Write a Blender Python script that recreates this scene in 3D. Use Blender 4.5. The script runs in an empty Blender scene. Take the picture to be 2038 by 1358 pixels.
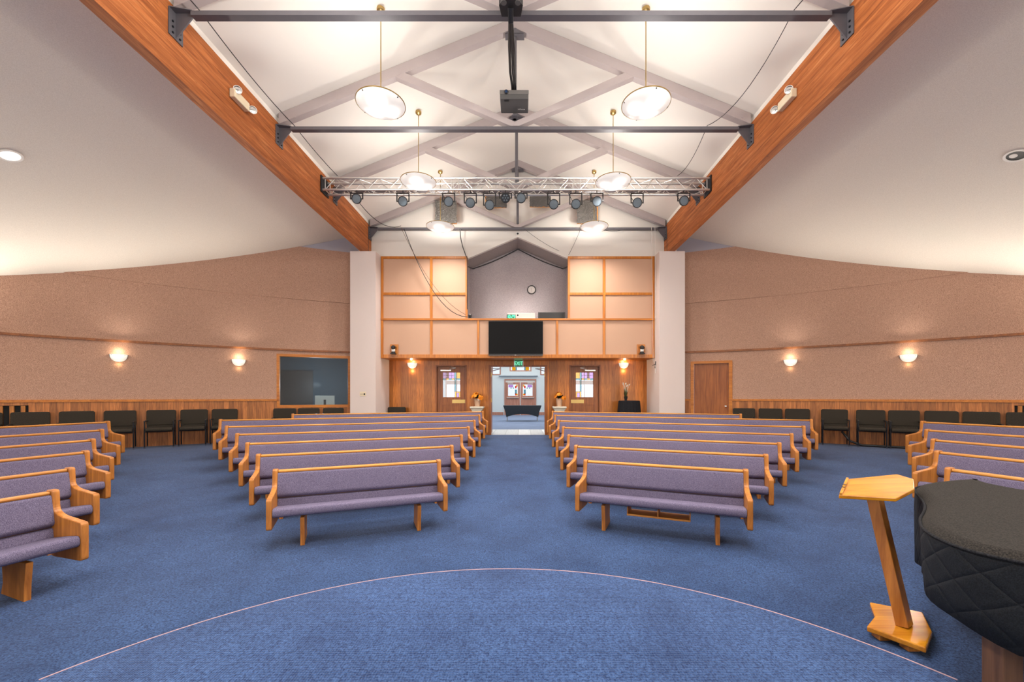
import bpy, bmesh, math, random
from math import sin, cos, pi, radians as R, hypot, atan2, sqrt
from mathutils import Vector, Matrix
random.seed(7)
S = bpy.context.scene
COL = S.collection
EYE = 1.80                       # eye height above the lowest floor; heights h(Z) are given relative to the eye
def h(Z): return Z + EYE

# ------------------------------------------------------------------ materials
MATS = {}
def srgb(r, g, b):
    def l(c):
        c /= 255.0
        return c / 12.92 if c <= 0.04045 else ((c + 0.055) / 1.055) ** 2.4
    return (l(r), l(g), l(b), 1.0)
class NT:
    def __init__(s, name):
        m = bpy.data.materials.new(name); m.use_nodes = True
        s.m = m; s.t = m.node_tree; s.n = s.t.nodes; s.b = s.n['Principled BSDF']; MATS[name] = m
    def add(s, typ, **kw):
        n = s.n.new(typ)
        for k, v in kw.items():
            if k.startswith('i_'): n.inputs[int(k[2:])].default_value = v
            else: setattr(n, k, v)
        return n
    def link(s, a, b): s.t.links.new(a, b)
    def math(s, op, a, b=None, c=None):
        n = s.add('ShaderNodeMath', operation=op)
        for i, v in enumerate((a, b, c)):
            if v is None: continue
            if isinstance(v, (int, float)): n.inputs[i].default_value = v
            else: s.link(v, n.inputs[i])
        return n.outputs[0]
    def mix(s, f, a, b, mode='MIX'):
        n = s.add('ShaderNodeMix', data_type='RGBA', blend_type=mode)
        for i, v in ((0, f), (6, a), (7, b)):
            if isinstance(v, (int, float)): n.inputs[i].default_value = v
            elif isinstance(v, tuple): n.inputs[i].default_value = v
            else: s.link(v, n.inputs[i])
        return n.outputs[2]
    def coord(s, out='Object'): return s.add('ShaderNodeTexCoord').outputs[out]
    def noise(s, vec, scale, detail=3, rough=0.55, dist=0.0):
        n = s.add('ShaderNodeTexNoise'); n.inputs['Scale'].default_value = scale
        n.inputs['Detail'].default_value = detail; n.inputs['Roughness'].default_value = rough
        n.inputs['Distortion'].default_value = dist
        s.link(vec, n.inputs['Vector']); return n.outputs['Fac']
    def mapping(s, vec, scale=(1, 1, 1), rot=(0, 0, 0)):
        n = s.add('ShaderNodeMapping'); n.inputs['Scale'].default_value = scale; n.inputs['Rotation'].default_value = rot
        s.link(vec, n.inputs['Vector']); return n.outputs[0]
    def ramp(s, fac, stops):
        n = s.add('ShaderNodeValToRGB'); e = n.color_ramp.elements
        while len(e) < len(stops): e.new(0.5)
        for el, (p, c) in zip(e, stops): el.position = p; el.color = c
        s.link(fac, n.inputs[0]); return n.outputs[0]
    def bump(s, hgt, strength=0.3, dist=0.01):
        n = s.add('ShaderNodeBump'); n.inputs['Strength'].default_value = strength; n.inputs['Distance'].default_value = dist
        s.link(hgt, n.inputs['Height']); s.link(n.outputs[0], s.b.inputs['Normal'])
    def base(s, c):
        if isinstance(c, tuple): s.b.inputs['Base Color'].default_value = c
        else: s.link(c, s.b.inputs['Base Color'])
    def rough(s, v): s.b.inputs['Roughness'].default_value = v; return s

def dark(c, k): return (c[0] * k, c[1] * k, c[2] * k, 1)
def m_plain(name, col, rough=0.6, metal=0.0, var=0.06, scale=6.0, emit=None, es=0.0, spec=None):
    t = NT(name)
    f = t.noise(t.coord(), scale)
    t.base(t.mix(f, dark(col, 1 - var), dark(col, 1 + var)))
    t.b.inputs['Roughness'].default_value = rough; t.b.inputs['Metallic'].default_value = metal
    if spec is not None: t.b.inputs['Specular IOR Level'].default_value = spec
    if emit: t.b.inputs['Emission Color'].default_value = emit; t.b.inputs['Emission Strength'].default_value = es
    return t.m
def m_fabric(name, c1, c2, scale=220, bump=0.35, rough=0.95, big=0.12):
    t = NT(name); v = t.coord()
    f = t.noise(v, scale, 2, 0.7)
    f2 = t.noise(v, 3.0, 3)
    c = t.ramp(f, [(0.34, c1), (0.66, c2)])
    c = t.mix(t.math('MULTIPLY', f2, big), c, dark(c1, 0.75))
    t.base(c); t.rough(rough); t.b.inputs['Specular IOR Level'].default_value = 0.15
    t.bump(f, bump, 0.004)
    return t.m
def m_wood(name, c1, c2, axis='z', scale=1.0, rough=0.35, coat=0.0, streak=1.0):
    t = NT(name); v = t.coord()
    st = {'x': (0.6, 9, 9), 'y': (9, 0.6, 9), 'z': (9, 9, 0.6)}[axis]
    mv = t.mapping(v, tuple(k * scale for k in st))
    f = t.noise(mv, 2.2, 6, 0.62, 0.6)
    fine = t.noise(t.mapping(v, tuple(k * scale * (5 if k > 1 else 2.0) for k in st)), 3.0, 3, 0.6)
    c = t.ramp(f, [(0.30, c1), (0.62, c2), (0.75, dark(c2, 1.12))])
    c = t.mix(t.math('MULTIPLY', fine, 0.45 * streak), c, dark(c1, 0.55))
    t.base(c); t.rough(rough)
    if coat: t.b.inputs['Coat Weight'].default_value = coat; t.b.inputs['Coat Roughness'].default_value = 0.15
    t.bump(fine, 0.08, 0.002)
    return t.m
def m_boards(name, c1, c2, w=0.11, rough=0.4, seam=0.5):
    """boards running up, one per w along u (UV in metres)"""
    t = NT(name); v = t.coord('UV')
    sp = t.add('ShaderNodeSeparateXYZ'); t.link(v, sp.inputs[0])
    u = t.math('DIVIDE', sp.outputs[0], w)
    cell = t.math('FLOOR', u); fr = t.math('FRACT', u)
    wn = t.add('ShaderNodeTexWhiteNoise', noise_dimensions='1D'); t.link(cell, wn.inputs['W'])
    off = t.add('ShaderNodeCombineXYZ'); t.link(t.math('MULTIPLY', wn.outputs[0], 37.0), off.inputs[1])
    vv = t.add('ShaderNodeVectorMath', operation='ADD'); t.link(v, vv.inputs[0]); t.link(off.outputs[0], vv.inputs[1])
    f = t.noise(t.mapping(vv.outputs[0], (16, 1.1, 1)), 1.6, 6, 0.65, 1.2)
    fine = t.noise(t.mapping(vv.outputs[0], (90, 4, 1)), 1.8, 3, 0.6)
    c = t.ramp(f, [(0.32, c1), (0.60, c2), (0.78, dark(c2, 1.15))])
    c = t.mix(t.math('MULTIPLY', fine, 0.4), c, dark(c1, 0.5))
    k = t.math('ADD', t.math('MULTIPLY', wn.outputs[0], 0.5), 0.72)
    cb = t.add('ShaderNodeCombineColor')
    for i in range(3): t.link(k, cb.inputs[i])
    c = t.mix(1.0, c, cb.outputs[0], 'MULTIPLY')
    edge = t.math('LESS_THAN', t.math('ABSOLUTE', t.math('SUBTRACT', fr, 0.5)), 0.47)
    c = t.mix(t.math('MULTIPLY', t.math('SUBTRACT', 1.0, edge), seam), c, dark(c1, 0.25))
    t.base(c); t.rough(rough); t.bump(edge, 0.25, 0.004)
    return t.m
def m_carpet(name, c1, c2, rib=0.0):
    t = NT(name); v = t.coord()
    f = t.noise(v, 70, 2, 0.8); g = t.noise(v, 1.3, 5, 0.65); g2 = t.noise(v, 14, 3, 0.6)
    c = t.ramp(f, [(0.34, c1), (0.66, c2)])
    c = t.mix(t.math('MULTIPLY', t.math('POWER', g, 2.0), 1.3), c, dark(c1, 0.8))
    c = t.mix(t.math('MULTIPLY', g2, 0.25), c, dark(c1, 0.6))
    t.base(c); t.rough(1.0); t.b.inputs['Specular IOR Level'].default_value = 0.1
    t.b.inputs['Sheen Weight'].default_value = 0.15
    if rib:
        sp = t.add('ShaderNodeSeparateXYZ'); t.link(v, sp.inputs[0])
        w = t.math('SINE', t.math('MULTIPLY', sp.outputs[0], 2 * pi / 0.016))
        w2 = t.math('SINE', t.math('MULTIPLY', sp.outputs[1], 2 * pi / 0.022))
        hh = t.math('ADD', t.math('MULTIPLY', t.math('ADD', w, w2), rib), f)
        t.bump(hh, 0.5, 0.006)
    else: t.bump(f, 0.5, 0.006)
    return t.m
def m_emit(name, col, s):
    t = NT(name); t.base((col[0] * .6, col[1] * .6, col[2] * .6, 1)); t.b.inputs['Emission Color'].default_value = col
    t.b.inputs['Emission Strength'].default_value = s; t.rough(0.4)
    return t.m
def m_glass(name, col, rough=0.0):
    t = NT(name); t.base(col); t.rough(rough); t.b.inputs['Transmission Weight'].default_value = 1.0; t.b.inputs['IOR'].default_value = 1.02
    return t.m
def m_pane(name, col, alpha=0.3):
    """thin stained or clear pane: tinted see-through plus a little gloss"""
    t = NT(name); t.n.remove(t.b)
    tr = t.add('ShaderNodeBsdfTransparent'); tr.inputs[0].default_value = col
    gl = t.add('ShaderNodeBsdfGlossy'); gl.inputs['Roughness'].default_value = 0.05
    mx = t.add('ShaderNodeMixShader'); mx.inputs[0].default_value = alpha
    t.link(tr.outputs[0], mx.inputs[1]); t.link(gl.outputs[0], mx.inputs[2])
    t.link(mx.outputs[0], t.n['Material Output'].inputs['Surface'])
    return t.m

OAK1, OAK2 = srgb(170, 102, 32), srgb(224, 154, 66)
oakx = m_wood('oak_x', OAK1, OAK2, 'x', rough=0.48, coat=0.0)
oakz = m_wood('oak_z', srgb(146, 84, 26), srgb(206, 132, 54), 'z', rough=0.45, coat=0.0)
oakt = m_wood('oak_trim', srgb(168, 92, 26), srgb(214, 134, 48), 'x', rough=0.35)
oaktz = m_wood('oak_trim_z', srgb(168, 92, 26), srgb(214, 134, 48), 'z', rough=0.35)
oakm = m_wood('oak_mid_rail', srgb(112, 60, 24), srgb(164, 98, 44), 'x', rough=0.45)
oakd = m_wood('oak_door', srgb(126, 66, 26), srgb(176, 102, 46), 'z', rough=0.4)
lect = m_wood('lectern_oak', srgb(178, 104, 14), srgb(222, 150, 36), 'x', scale=0.8, rough=0.25, coat=0.4)
lectz = m_wood('lectern_oak_z', srgb(150, 86, 26), srgb(200, 128, 52), 'z', rough=0.3, coat=0.3)
def m_glulam():
    t = NT('glulam'); v = t.coord()
    sp = t.add('ShaderNodeSeparateXYZ'); t.link(v, sp.inputs[0])
    lay = t.math('FLOOR', t.math('DIVIDE', sp.outputs[2], 0.05))
    seg = t.math('FLOOR', t.math('ADD', t.math('DIVIDE', sp.outputs[1], 2.6), t.math('MULTIPLY', lay, 0.37)))
    wn = t.add('ShaderNodeTexWhiteNoise', noise_dimensions='2D')
    cm = t.add('ShaderNodeCombineXYZ'); t.link(lay, cm.inputs[0]); t.link(seg, cm.inputs[1]); t.link(cm.outputs[0], wn.inputs['Vector'])
    f = t.noise(t.mapping(v, (12, 0.7, 14)), 2.0, 6, 0.65, 0.8)
    kn = t.noise(t.mapping(v, (4, 2.4, 16)), 1.9, 2, 0.5)
    c = t.ramp(f, [(0.26, srgb(118, 60, 24)), (0.55, srgb(172, 100, 52)), (0.8, srgb(208, 140, 86))])
    k = t.math('ADD', t.math('MULTIPLY', wn.outputs[0], 0.28), 0.84)
    cb = t.add('ShaderNodeCombineColor')
    for i in range(3): t.link(k, cb.inputs[i])
    c = t.mix(1.0, c, cb.outputs[0], 'MULTIPLY')
    kk = t.ramp(kn, [(0.70, (0, 0, 0, 1)), (0.76, (1, 1, 1, 1))])
    c = t.mix(t.math('MULTIPLY', kk, 0.5), c, srgb(88, 38, 16))
    t.base(c); t.rough(0.6); t.b.inputs['Specular IOR Level'].default_value = 0.25
    return t.m
glulam = m_glulam()
backwood = m_boards('back_panelling', srgb(164, 90, 28), srgb(216, 134, 56), 0.24, 0.38, 0.25)
wains = m_boards('wainscot_boards', srgb(142, 80, 34), srgb(198, 124, 62), 0.10, 0.4, 0.6)
fab_wall = m_fabric('wall_fabric', srgb(142, 108, 91), srgb(206, 168, 146), 110, 0.3, big=0.05)
fab_grid = m_fabric('grid_fabric', srgb(182, 142, 118), srgb(210, 174, 148), 130, 0.2, big=0.05)
fab_niche = m_fabric('niche_fabric', srgb(160, 150, 152), srgb(198, 188, 188), 110, 0.3)
pew_fab = m_fabric('pew_fabric', srgb(72, 66, 88), srgb(134, 124, 148), 210, 0.4, big=0.15)
blackfab = m_fabric('chair_fabric', srgb(28, 25, 22), srgb(76, 69, 60), 130, 0.5)
quiltfab = None
white_ceil = m_plain('nave_ceiling_paint', srgb(222, 216, 208), 0.9, var=0.012, scale=1.2)
side_ceil = m_fabric('side_ceiling_plaster', srgb(212, 204, 194), srgb(226, 219, 209), 90, 0.15, big=0.03)
pillar_p = m_plain('pillar_paint', srgb(214, 200, 194), 0.85, var=0.02, scale=2)
lav = m_plain('lavender_paint', srgb(168, 166, 176), 0.9, var=0.03)
rafter_p = m_plain('rafter_paint', srgb(168, 156, 154), 0.75, var=0.05, scale=5)
steel = m_plain('dark_steel', srgb(96, 93, 98), 0.5, 0.25, var=0.1, scale=10)
black = m_plain('black_plastic', srgb(26, 25, 26), 0.5, var=0.1)
blackm = m_plain('black_metal', srgb(30, 32, 38), 0.4, 0.5)
alu = m_plain('aluminium', srgb(205, 203, 200), 0.32, 0.85, var=0.04)
chrome = m_plain('chrome', srgb(210, 208, 205), 0.15, 1.0)
brass = m_plain('brass', srgb(176, 148, 92), 0.3, 0.9)
cream = m_plain('cream_plastic', srgb(222, 206, 176), 0.5, var=0.03)
whitep = m_plain('white_plastic', srgb(226, 222, 216), 0.45, var=0.02)
greyp = m_plain('grey_plastic', srgb(78, 76, 75), 0.55, var=0.06)
greyd = m_plain('dark_grey_plastic', srgb(52, 50, 50), 0.6, var=0.08)
lensm = m_plain('spot_lens', srgb(92, 103, 112), 0.5, 0.0, var=0.2, scale=40)
carpet = m_carpet('carpet_blue', srgb(20, 38, 74), srgb(72, 103, 150))
carpet2 = m_carpet('carpet_platform', srgb(20, 40, 80), srgb(80, 112, 162), rib=0.22)
nosing = m_plain('nosing_strip', srgb(178, 146, 150), 0.6)
tile = m_boards('foyer_tile', srgb(196, 198, 198), srgb(222, 222, 220), 0.40, 0.4, 0.5)
foy_wall = m_plain('foyer_paint', srgb(196, 204, 206), 0.8, var=0.02)
foy_carpet = m_carpet('foyer_carpet', srgb(88, 104, 134), srgb(138, 154, 180))
foy_wood = m_wood('foyer_door_wood', srgb(152, 98, 80), srgb(190, 136, 116), 'z', rough=0.4)
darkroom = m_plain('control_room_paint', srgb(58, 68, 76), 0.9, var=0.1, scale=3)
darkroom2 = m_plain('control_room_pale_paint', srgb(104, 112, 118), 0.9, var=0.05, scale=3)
darkdoor = m_wood('control_room_door', srgb(26, 17, 14), srgb(42, 29, 23), 'z', rough=0.6)
glass = m_pane('clear_glass', (0.80, 0.86, 0.88, 1), 0.06)
gl_clear = m_pane('pane_clear', (0.95, 0.97, 1.0, 1), 0.05)
gl_purple = m_pane('pane_purple', (0.74, 0.52, 0.80, 1), 0.05)
gl_yellow = m_pane('pane_yellow', (0.95, 0.62, 0.02, 1), 0.05)
gl_teal = m_pane('pane_teal', (0.32, 0.55, 0.60, 1), 0.05)
gl_red = m_pane('pane_red', (0.85, 0.06, 0.05, 1), 0.05)
gl_maroon = m_pane('pane_maroon', (0.36, 0.10, 0.09, 1), 0.05)
screen = m_plain('screen_black', srgb(12, 11, 12), 0.45, var=0.05, spec=0.12)
stone = m_plain('pedestal_stone', srgb(204, 198, 182), 0.7, var=0.06, scale=12)
potm = m_plain('pot_pale', srgb(196, 160, 132), 0.6, var=0.12, scale=14)
petal = m_plain('orange_petals', srgb(246, 150, 30), 0.6, var=0.22, scale=40)
leafm = m_plain('dark_leaves', srgb(34, 46, 26), 0.55, var=0.3, scale=30)
reed = m_plain('reed_leaves', srgb(86, 92, 44), 0.6, var=0.3, scale=30)
lily = m_plain('white_petals', srgb(236, 230, 216), 0.5)
clothm = m_fabric('black_cloth', srgb(20, 20, 22), srgb(44, 44, 48), 120, 0.2)
stretch = m_fabric('stretch_cloth', srgb(40, 44, 48), srgb(64, 68, 74), 120, 0.15)
ply = m_plain('plywood_edge', srgb(196, 132, 62), 0.6, var=0.1)
sheet = m_plain('crumpled_sheet', srgb(84, 80, 76), 0.45, var=0.15, scale=20)
led_green = m_emit('green_digits', (0.10, 1.0, 0.42, 1), 2.2)
exit_green = m_emit('exit_letters', (0.16, 0.85, 0.46, 1), 1.6)
exit_face = m_plain('exit_face', srgb(52, 78, 66), 0.4, emit=(0.1, 0.6, 0.3, 1), es=0.12)
proj_lens = m_plain('projector_lens', srgb(30, 60, 100), 0.1, 0.3)
clockface = m_plain('clock_face', srgb(214, 206, 200), 0.5)
def m_bowl(name, tint, lo, hi, bulbs, rad):
    """frosted lamp glass glowing brightest round its bulbs"""
    t = NT(name); v = t.coord()
    tot = None
    for b in bulbs:
        d = t.add('ShaderNodeVectorMath', operation='DISTANCE'); t.link(v, d.inputs[0]); d.inputs[1].default_value = b
        g = t.add('ShaderNodeMapRange', interpolation_type='SMOOTHSTEP'); t.link(d.outputs['Value'], g.inputs[0])
        g.inputs[1].default_value = 0.0; g.inputs[2].default_value = rad; g.inputs[3].default_value = 1.0; g.inputs[4].default_value = 0.0
        tot = g.outputs[0] if tot is None else t.math('MAXIMUM', tot, g.outputs[0])
    s = t.math('ADD', t.math('MULTIPLY', tot, hi - lo), lo)
    t.base((0.8, 0.78, 0.74, 1)); t.b.inputs['Emission Color'].default_value = tint
    t.link(s, t.b.inputs['Emission Strength']); t.rough(0.35)
    return t.m
bowlm = m_bowl('pendant_glass', (1.0, 0.95, 0.89, 1), 0.30, 1.6, [(0.13, 0.05, -0.10), (-0.12, 0.08, -0.10), (0.0, -0.15, -0.10)], 0.21)
sconm = m_bowl('sconce_glass', (1.0, 0.90, 0.76, 1), 0.45, 0.95, [(0.0, -0.08, 0.0)], 0.2)
def m_quilt():
    t = NT('quilted_cover'); v = t.coord('UV')
    sp = t.add('ShaderNodeSeparateXYZ'); t.link(v, sp.inputs[0])
    a = t.math('DIVIDE', t.math('ADD', sp.outputs[0], sp.outputs[1]), 0.25)
    b = t.math('DIVIDE', t.math('SUBTRACT', sp.outputs[0], sp.outputs[1]), 0.25)
    da = t.math('ABSOLUTE', t.math('SUBTRACT', t.math('FRACT', a), 0.5)); db = t.math('ABSOLUTE', t.math('SUBTRACT', t.math('FRACT', b), 0.5))
    pa = t.math('SUBTRACT', 1.0, t.math('POWER', t.math('MULTIPLY', da, 2.0), 8.0)); pb = t.math('SUBTRACT', 1.0, t.math('POWER', t.math('MULTIPLY', db, 2.0), 8.0))
    puff = t.math('MULTIPLY', pa, pb)
    f = t.noise(t.coord(), 170, 2, 0.7); wr = t.noise(t.coord(), 9, 4, 0.6)
    c = t.ramp(f, [(0.3, srgb(11, 13, 17)), (0.7, srgb(31, 35, 41))])
    t.base(c); t.rough(0.8); t.b.inputs['Specular IOR Level'].default_value = 0.25
    t.bump(t.math('ADD', t.math('ADD', puff, t.math('MULTIPLY', f, 0.12)), t.math('MULTIPLY', wr, 0.8)), 0.4, 0.02)
    return t.m
quilt = m_quilt()
pianotop = m_fabric('piano_cover_top', srgb(25, 23, 22), srgb(58, 54, 50), 150, 0.5)

# ------------------------------------------------------------------ mesh building
class MB:
    def __init__(s): s.v = []; s.f = []; s.sm = []; s.uv = []
    def add(s, vs, fs, smooth=False, uvs=None):
        o = len(s.v); s.v += [tuple(p) for p in vs]
        for i, f in enumerate(fs):
            s.f.append(tuple(o + k for k in f)); s.sm.append(smooth)
            s.uv.append(uvs[i] if uvs else None)
        return s
    def box(s, x0, x1, y0, y1, z0, z1):
        vs = [(x, y, z) for z in (z0, z1) for y in (y0, y1) for x in (x0, x1)]
        fs = [(0, 2, 3, 1), (4, 5, 7, 6), (0, 1, 5, 4), (2, 6, 7, 3), (0, 4, 6, 2), (1, 3, 7, 5)]
        uvs = []
        for f in fs:
            p = [vs[k] for k in f]
            ex = max(q[0] for q in p) - min(q[0] for q in p); ey = max(q[1] for q in p) - min(q[1] for q in p); ez = max(q[2] for q in p) - min(q[2] for q in p)
            if ez < 1e-6: uvs.append([(q[0], q[1]) for q in p])
            elif ey < 1e-6: uvs.append([(q[0], q[2]) for q in p])
            else: uvs.append([(q[1], q[2]) for q in p])
        return s.add(vs, fs, False, uvs)
    def bar(s, p, q, w, t=None, up=(0, 0, 1)):
        p, q = Vector(p), Vector(q); t = t or w; d = (q - p).normalized()
        u = Vector(up)
        if abs(d.dot(u)) > 0.98: u = Vector((1, 0, 0))
        a = d.cross(u).normalized() * (w / 2); b = a.cross(d).normalized() * (t / 2)
        vs = [p - a - b, p + a - b, p + a + b, p - a + b, q - a - b, q + a - b, q + a + b, q - a + b]
        return s.add(vs, [(0, 1, 2, 3), (7, 6, 5, 4), (0, 4, 5, 1), (1, 5, 6, 2), (2, 6, 7, 3), (3, 7, 4, 0)])
    def tube(s, pts, r, n=8, cap=True):
        pts = [Vector(p) for p in pts]; rings = []; prev = None
        for i, p in enumerate(pts):
            d = (pts[min(i + 1, len(pts) - 1)] - pts[max(i - 1, 0)]).normalized()
            if prev is None:
                a = d.cross(Vector((0, 0, 1)));  a = a if a.length > 1e-3 else d.cross(Vector((1, 0, 0)))
            else: a = prev - d * prev.dot(d)
            a.normalize(); prev = a; b = d.cross(a)
            rr = r[i] if isinstance(r, (list, tuple)) else r
            rings.append([p + (a * cos(2 * pi * k / n) + b * sin(2 * pi * k / n)) * rr for k in range(n)])
        vs = [q for g in rings for q in g]; fs = []
        for i in range(len(pts) - 1):
            for k in range(n):
                fs.append((i * n + k, i * n + (k + 1) % n, (i + 1) * n + (k + 1) % n, (i + 1) * n + k))
        s.add(vs, fs, True)
        if cap:
            o = len(s.v) - len(vs)
            s.f.append(tuple(o + k for k in reversed(range(n)))); s.sm.append(False); s.uv.append(None)
            e = o + (len(pts) - 1) * n
            s.f.append(tuple(e + k for k in range(n))); s.sm.append(False); s.uv.append(None)
        return s
    def lathe(s, prof, c=(0, 0, 0), n=24, a0=0, a1=2 * pi, mat=None):
        full = abs(a1 - a0 - 2 * pi) < 1e-6; m = n if full else n + 1; vs = []
        for (r, z) in prof:
            for k in range(m):
                a = a0 + (a1 - a0) * k / n; vs.append((r * cos(a), r * sin(a), z))
        if mat: vs = [tuple(mat @ Vector(p)) for p in vs]
        vs = [(p[0] + c[0], p[1] + c[1], p[2] + c[2]) for p in vs]; fs = []
        for i in range(len(prof) - 1):
            for k in range(n):
                k2 = (k + 1) % m if full else k + 1
                fs.append((i * m + k, i * m + k2, (i + 1) * m + k2, (i + 1) * m + k))
        return s.add(vs, fs, True)
    def prism(s, poly, x0, x1, ax='x', smooth=False):
        """poly = [(a, b)] extruded along ax from x0 to x1; a, b are the other two axes in order"""
        n = len(poly)
        def P(a, b, t): return {'x': (t, a, b), 'y': (a, t, b), 'z': (a, b, t)}[ax]
        vs = [P(a, b, x0) for a, b in poly] + [P(a, b, x1) for a, b in poly]
        fs = [(k, (k + 1) % n, n + (k + 1) % n, n + k) for k in range(n)]
        s.add(vs, fs, smooth); o = len(s.v) - 2 * n
        s.f.append(tuple(o + k for k in reversed(range(n)))); s.sm.append(False); s.uv.append(None)
        s.f.append(tuple(o + n + k for k in range(n))); s.sm.append(False); s.uv.append(None)
        return s
    def arc(s, t0, t1, z0, z1, r0, r1, c=(0, -1.73), step=1.2):
        """curved wall piece between angles t0..t1 (degrees from +y, clockwise), inner radius r0, outer r1"""
        n = max(1, int(abs(t1 - t0) / step)); vs = []; fs = []; uvs = []
        for k in range(n + 1):
            a = R(t0 + (t1 - t0) * k / n)
            for r in (r0, r1):
                for z in (z0, z1): vs.append((c[0] + r * sin(a), c[1] + r * cos(a), z))
        for k in range(n):
            a, b = 4 * k, 4 * k + 4
            ua = R(t0 + (t1 - t0) * k / n) * r0; ub = R(t0 + (t1 - t0) * (k + 1) / n) * r0
            fs += [(a, a + 1, b + 1, b), (a + 2, b + 2, b + 3, a + 3), (a + 1, a + 3, b + 3, b + 1), (a, b, b + 2, a + 2)]
            q = [(ua, z0), (ua, z1), (ub, z1), (ub, z0)]
            uvs += [q, [(ua, z0), (ub, z0), (ub, z1), (ua, z1)], q, q]
        fs += [(0, 2, 3, 1), (4 * n, 4 * n + 1, 4 * n + 3, 4 * n + 2)]; uvs += [[(0, 0)] * 4] * 2
        return s.add(vs, fs, False, uvs)
    def build(s, name, mat, parent=None, bevel=0, angle=35, fix=True):
        me = bpy.data.meshes.new(name); me.from_pydata(s.v, [], s.f)
        if any(s.uv):
            ul = me.uv_layers.new(name='UVMap')
            for p, q in zip(me.polygons, s.uv):
                if q:
                    for li, c in zip(p.loop_indices, q): ul.data[li].uv = c
        for p, q in zip(me.polygons, s.sm): p.use_smooth = q
        if fix:
            bm = bmesh.new(); bm.from_mesh(me); bmesh.ops.recalc_face_normals(bm, faces=bm.faces[:]); bm.to_mesh(me); bm.free()
        if any(s.sm): me.set_sharp_from_angle(angle=R(angle))
        me.materials.append(mat)
        o = bpy.data.objects.new(name, me); COL.objects.link(o)
        if parent: o.parent = parent
        if bevel:
            b = o.modifiers.new('edge', 'BEVEL'); b.width = bevel; b.segments = 2; b.limit_method = 'ANGLE'; b.angle_limit = R(40)
            b.harden_normals = False
        return o
def thing(name, label, cat, loc=(0, 0, 0), rz=0.0, group=None):
    o = bpy.data.objects.new(name, None); COL.objects.link(o); o.location = loc; o.rotation_euler = (0, 0, rz)
    o.empty_display_size = 0.1
    return tag(o, label, cat, group)
def tag(o, label, cat, group=None):
    o['label'] = label; o['category'] = cat; o['kind'] = 'thing'
    if group: o['group'] = group
    return o
def struct(name, mb, m, bevel=0):
    o = mb.build(name, m, None, bevel); o['kind'] = 'structure'; return o
def dup(root, loc, rz, label, group=None):
    r = root.copy(); COL.objects.link(r); r.location = loc; r.rotation_euler = (0, 0, rz); r['label'] = label
    if group: r['group'] = group
    for ch in list(root.children):
        c = ch.copy(); COL.objects.link(c); c.parent = r
        for g in list(ch.children):
            d = g.copy(); COL.objects.link(d); d.parent = c
    return r
def text(name, body, size, m, parent, mat, ext=0.002):
    cu = bpy.data.curves.new(name, 'FONT'); cu.body = body; cu.size = size; cu.extrude = ext; cu.align_x = 'CENTER'; cu.align_y = 'CENTER'
    t = bpy.data.objects.new(name, cu); COL.objects.link(t)
    bpy.context.view_layer.update()
    me = bpy.data.meshes.new_from_object(t.evaluated_get(bpy.context.evaluated_depsgraph_get()))
    bpy.data.objects.remove(t)
    me.materials.clear(); me.materials.append(m)
    o = bpy.data.objects.new(name, me); COL.objects.link(o)
    if parent: o.parent = parent
    o.matrix_local = mat
    return o
def sag(p, q, drop, n=14):
    p, q = Vector(p), Vector(q)
    return [p.lerp(q, k / n) - Vector((0, 0, drop * 4 * (k / n) * (1 - k / n))) for k in range(n + 1)]
FRONT = Matrix.Rotation(R(90), 4, 'X')        # text in the xz plane read from -y

# ------------------------------------------------------------------ floor profile (bowl round the platform)
CEN = (0.0, 0.87)
PROF = [(0, -1.79), (3, -1.79), (4.33, -1.69), (9.6, -1.27), (10.8, -1.185), (40, -1.185)]
def floor_z(x, y):
    r = hypot(x - CEN[0], y - CEN[1])
    for (a, za), (b, zb) in zip(PROF, PROF[1:]):
        if r <= b: return h(za + (zb - za) * (r - a) / (b - a))
    return h(-1.185)
FZ = h(-1.185)                                 # level walk along the walls, and the foyer
WC, WR = (0.0, -1.73), 14.42                   # the round side wall
YB = 12.64                                     # back wall
def wallp(t, Z, off=0.0):
    a = R(t); r = WR - off
    return Vector((WC[0] + r * sin(a), WC[1] + r * cos(a), h(Z)))

# floor
bm = bmesh.new(); NS = 120; rings = []
for r, z in [(0.02, -1.79), (1.5, -1.79), (3, -1.79), (4.33, -1.69), (6.9, -1.485), (9.6, -1.27), (10.8, -1.185), (13, -1.185), (19, -1.185)]:
    rings.append([bm.verts.new((CEN[0] + r * cos(2 * pi * k / NS), CEN[1] + r * sin(2 * pi * k / NS), h(z))) for k in range(NS)])
for a, b in zip(rings, rings[1:]):
    for k in range(NS): bm.faces.new((a[k], a[(k + 1) % NS], b[(k + 1) % NS], b[k]))
bm.faces.new(list(reversed(rings[0])))
for co, no in (((0, YB + .02, 0), (0, 1, 0)), ((0, -5.2, 0), (0, -1, 0))):
    bmesh.ops.bisect_plane(bm, geom=bm.verts[:] + bm.edges[:] + bm.faces[:], plane_co=co, plane_no=no, clear_outer=True)
bmesh.ops.recalc_face_normals(bm, faces=bm.faces[:])
me = bpy.data.meshes.new('floor'); bm.to_mesh(me); bm.free(); me.materials.append(carpet)
if me.polygons[0].normal.z < 0: me.flip_normals()
fl = bpy.data.objects.new('floor', me); COL.objects.link(fl); fl['kind'] = 'structure'

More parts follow.
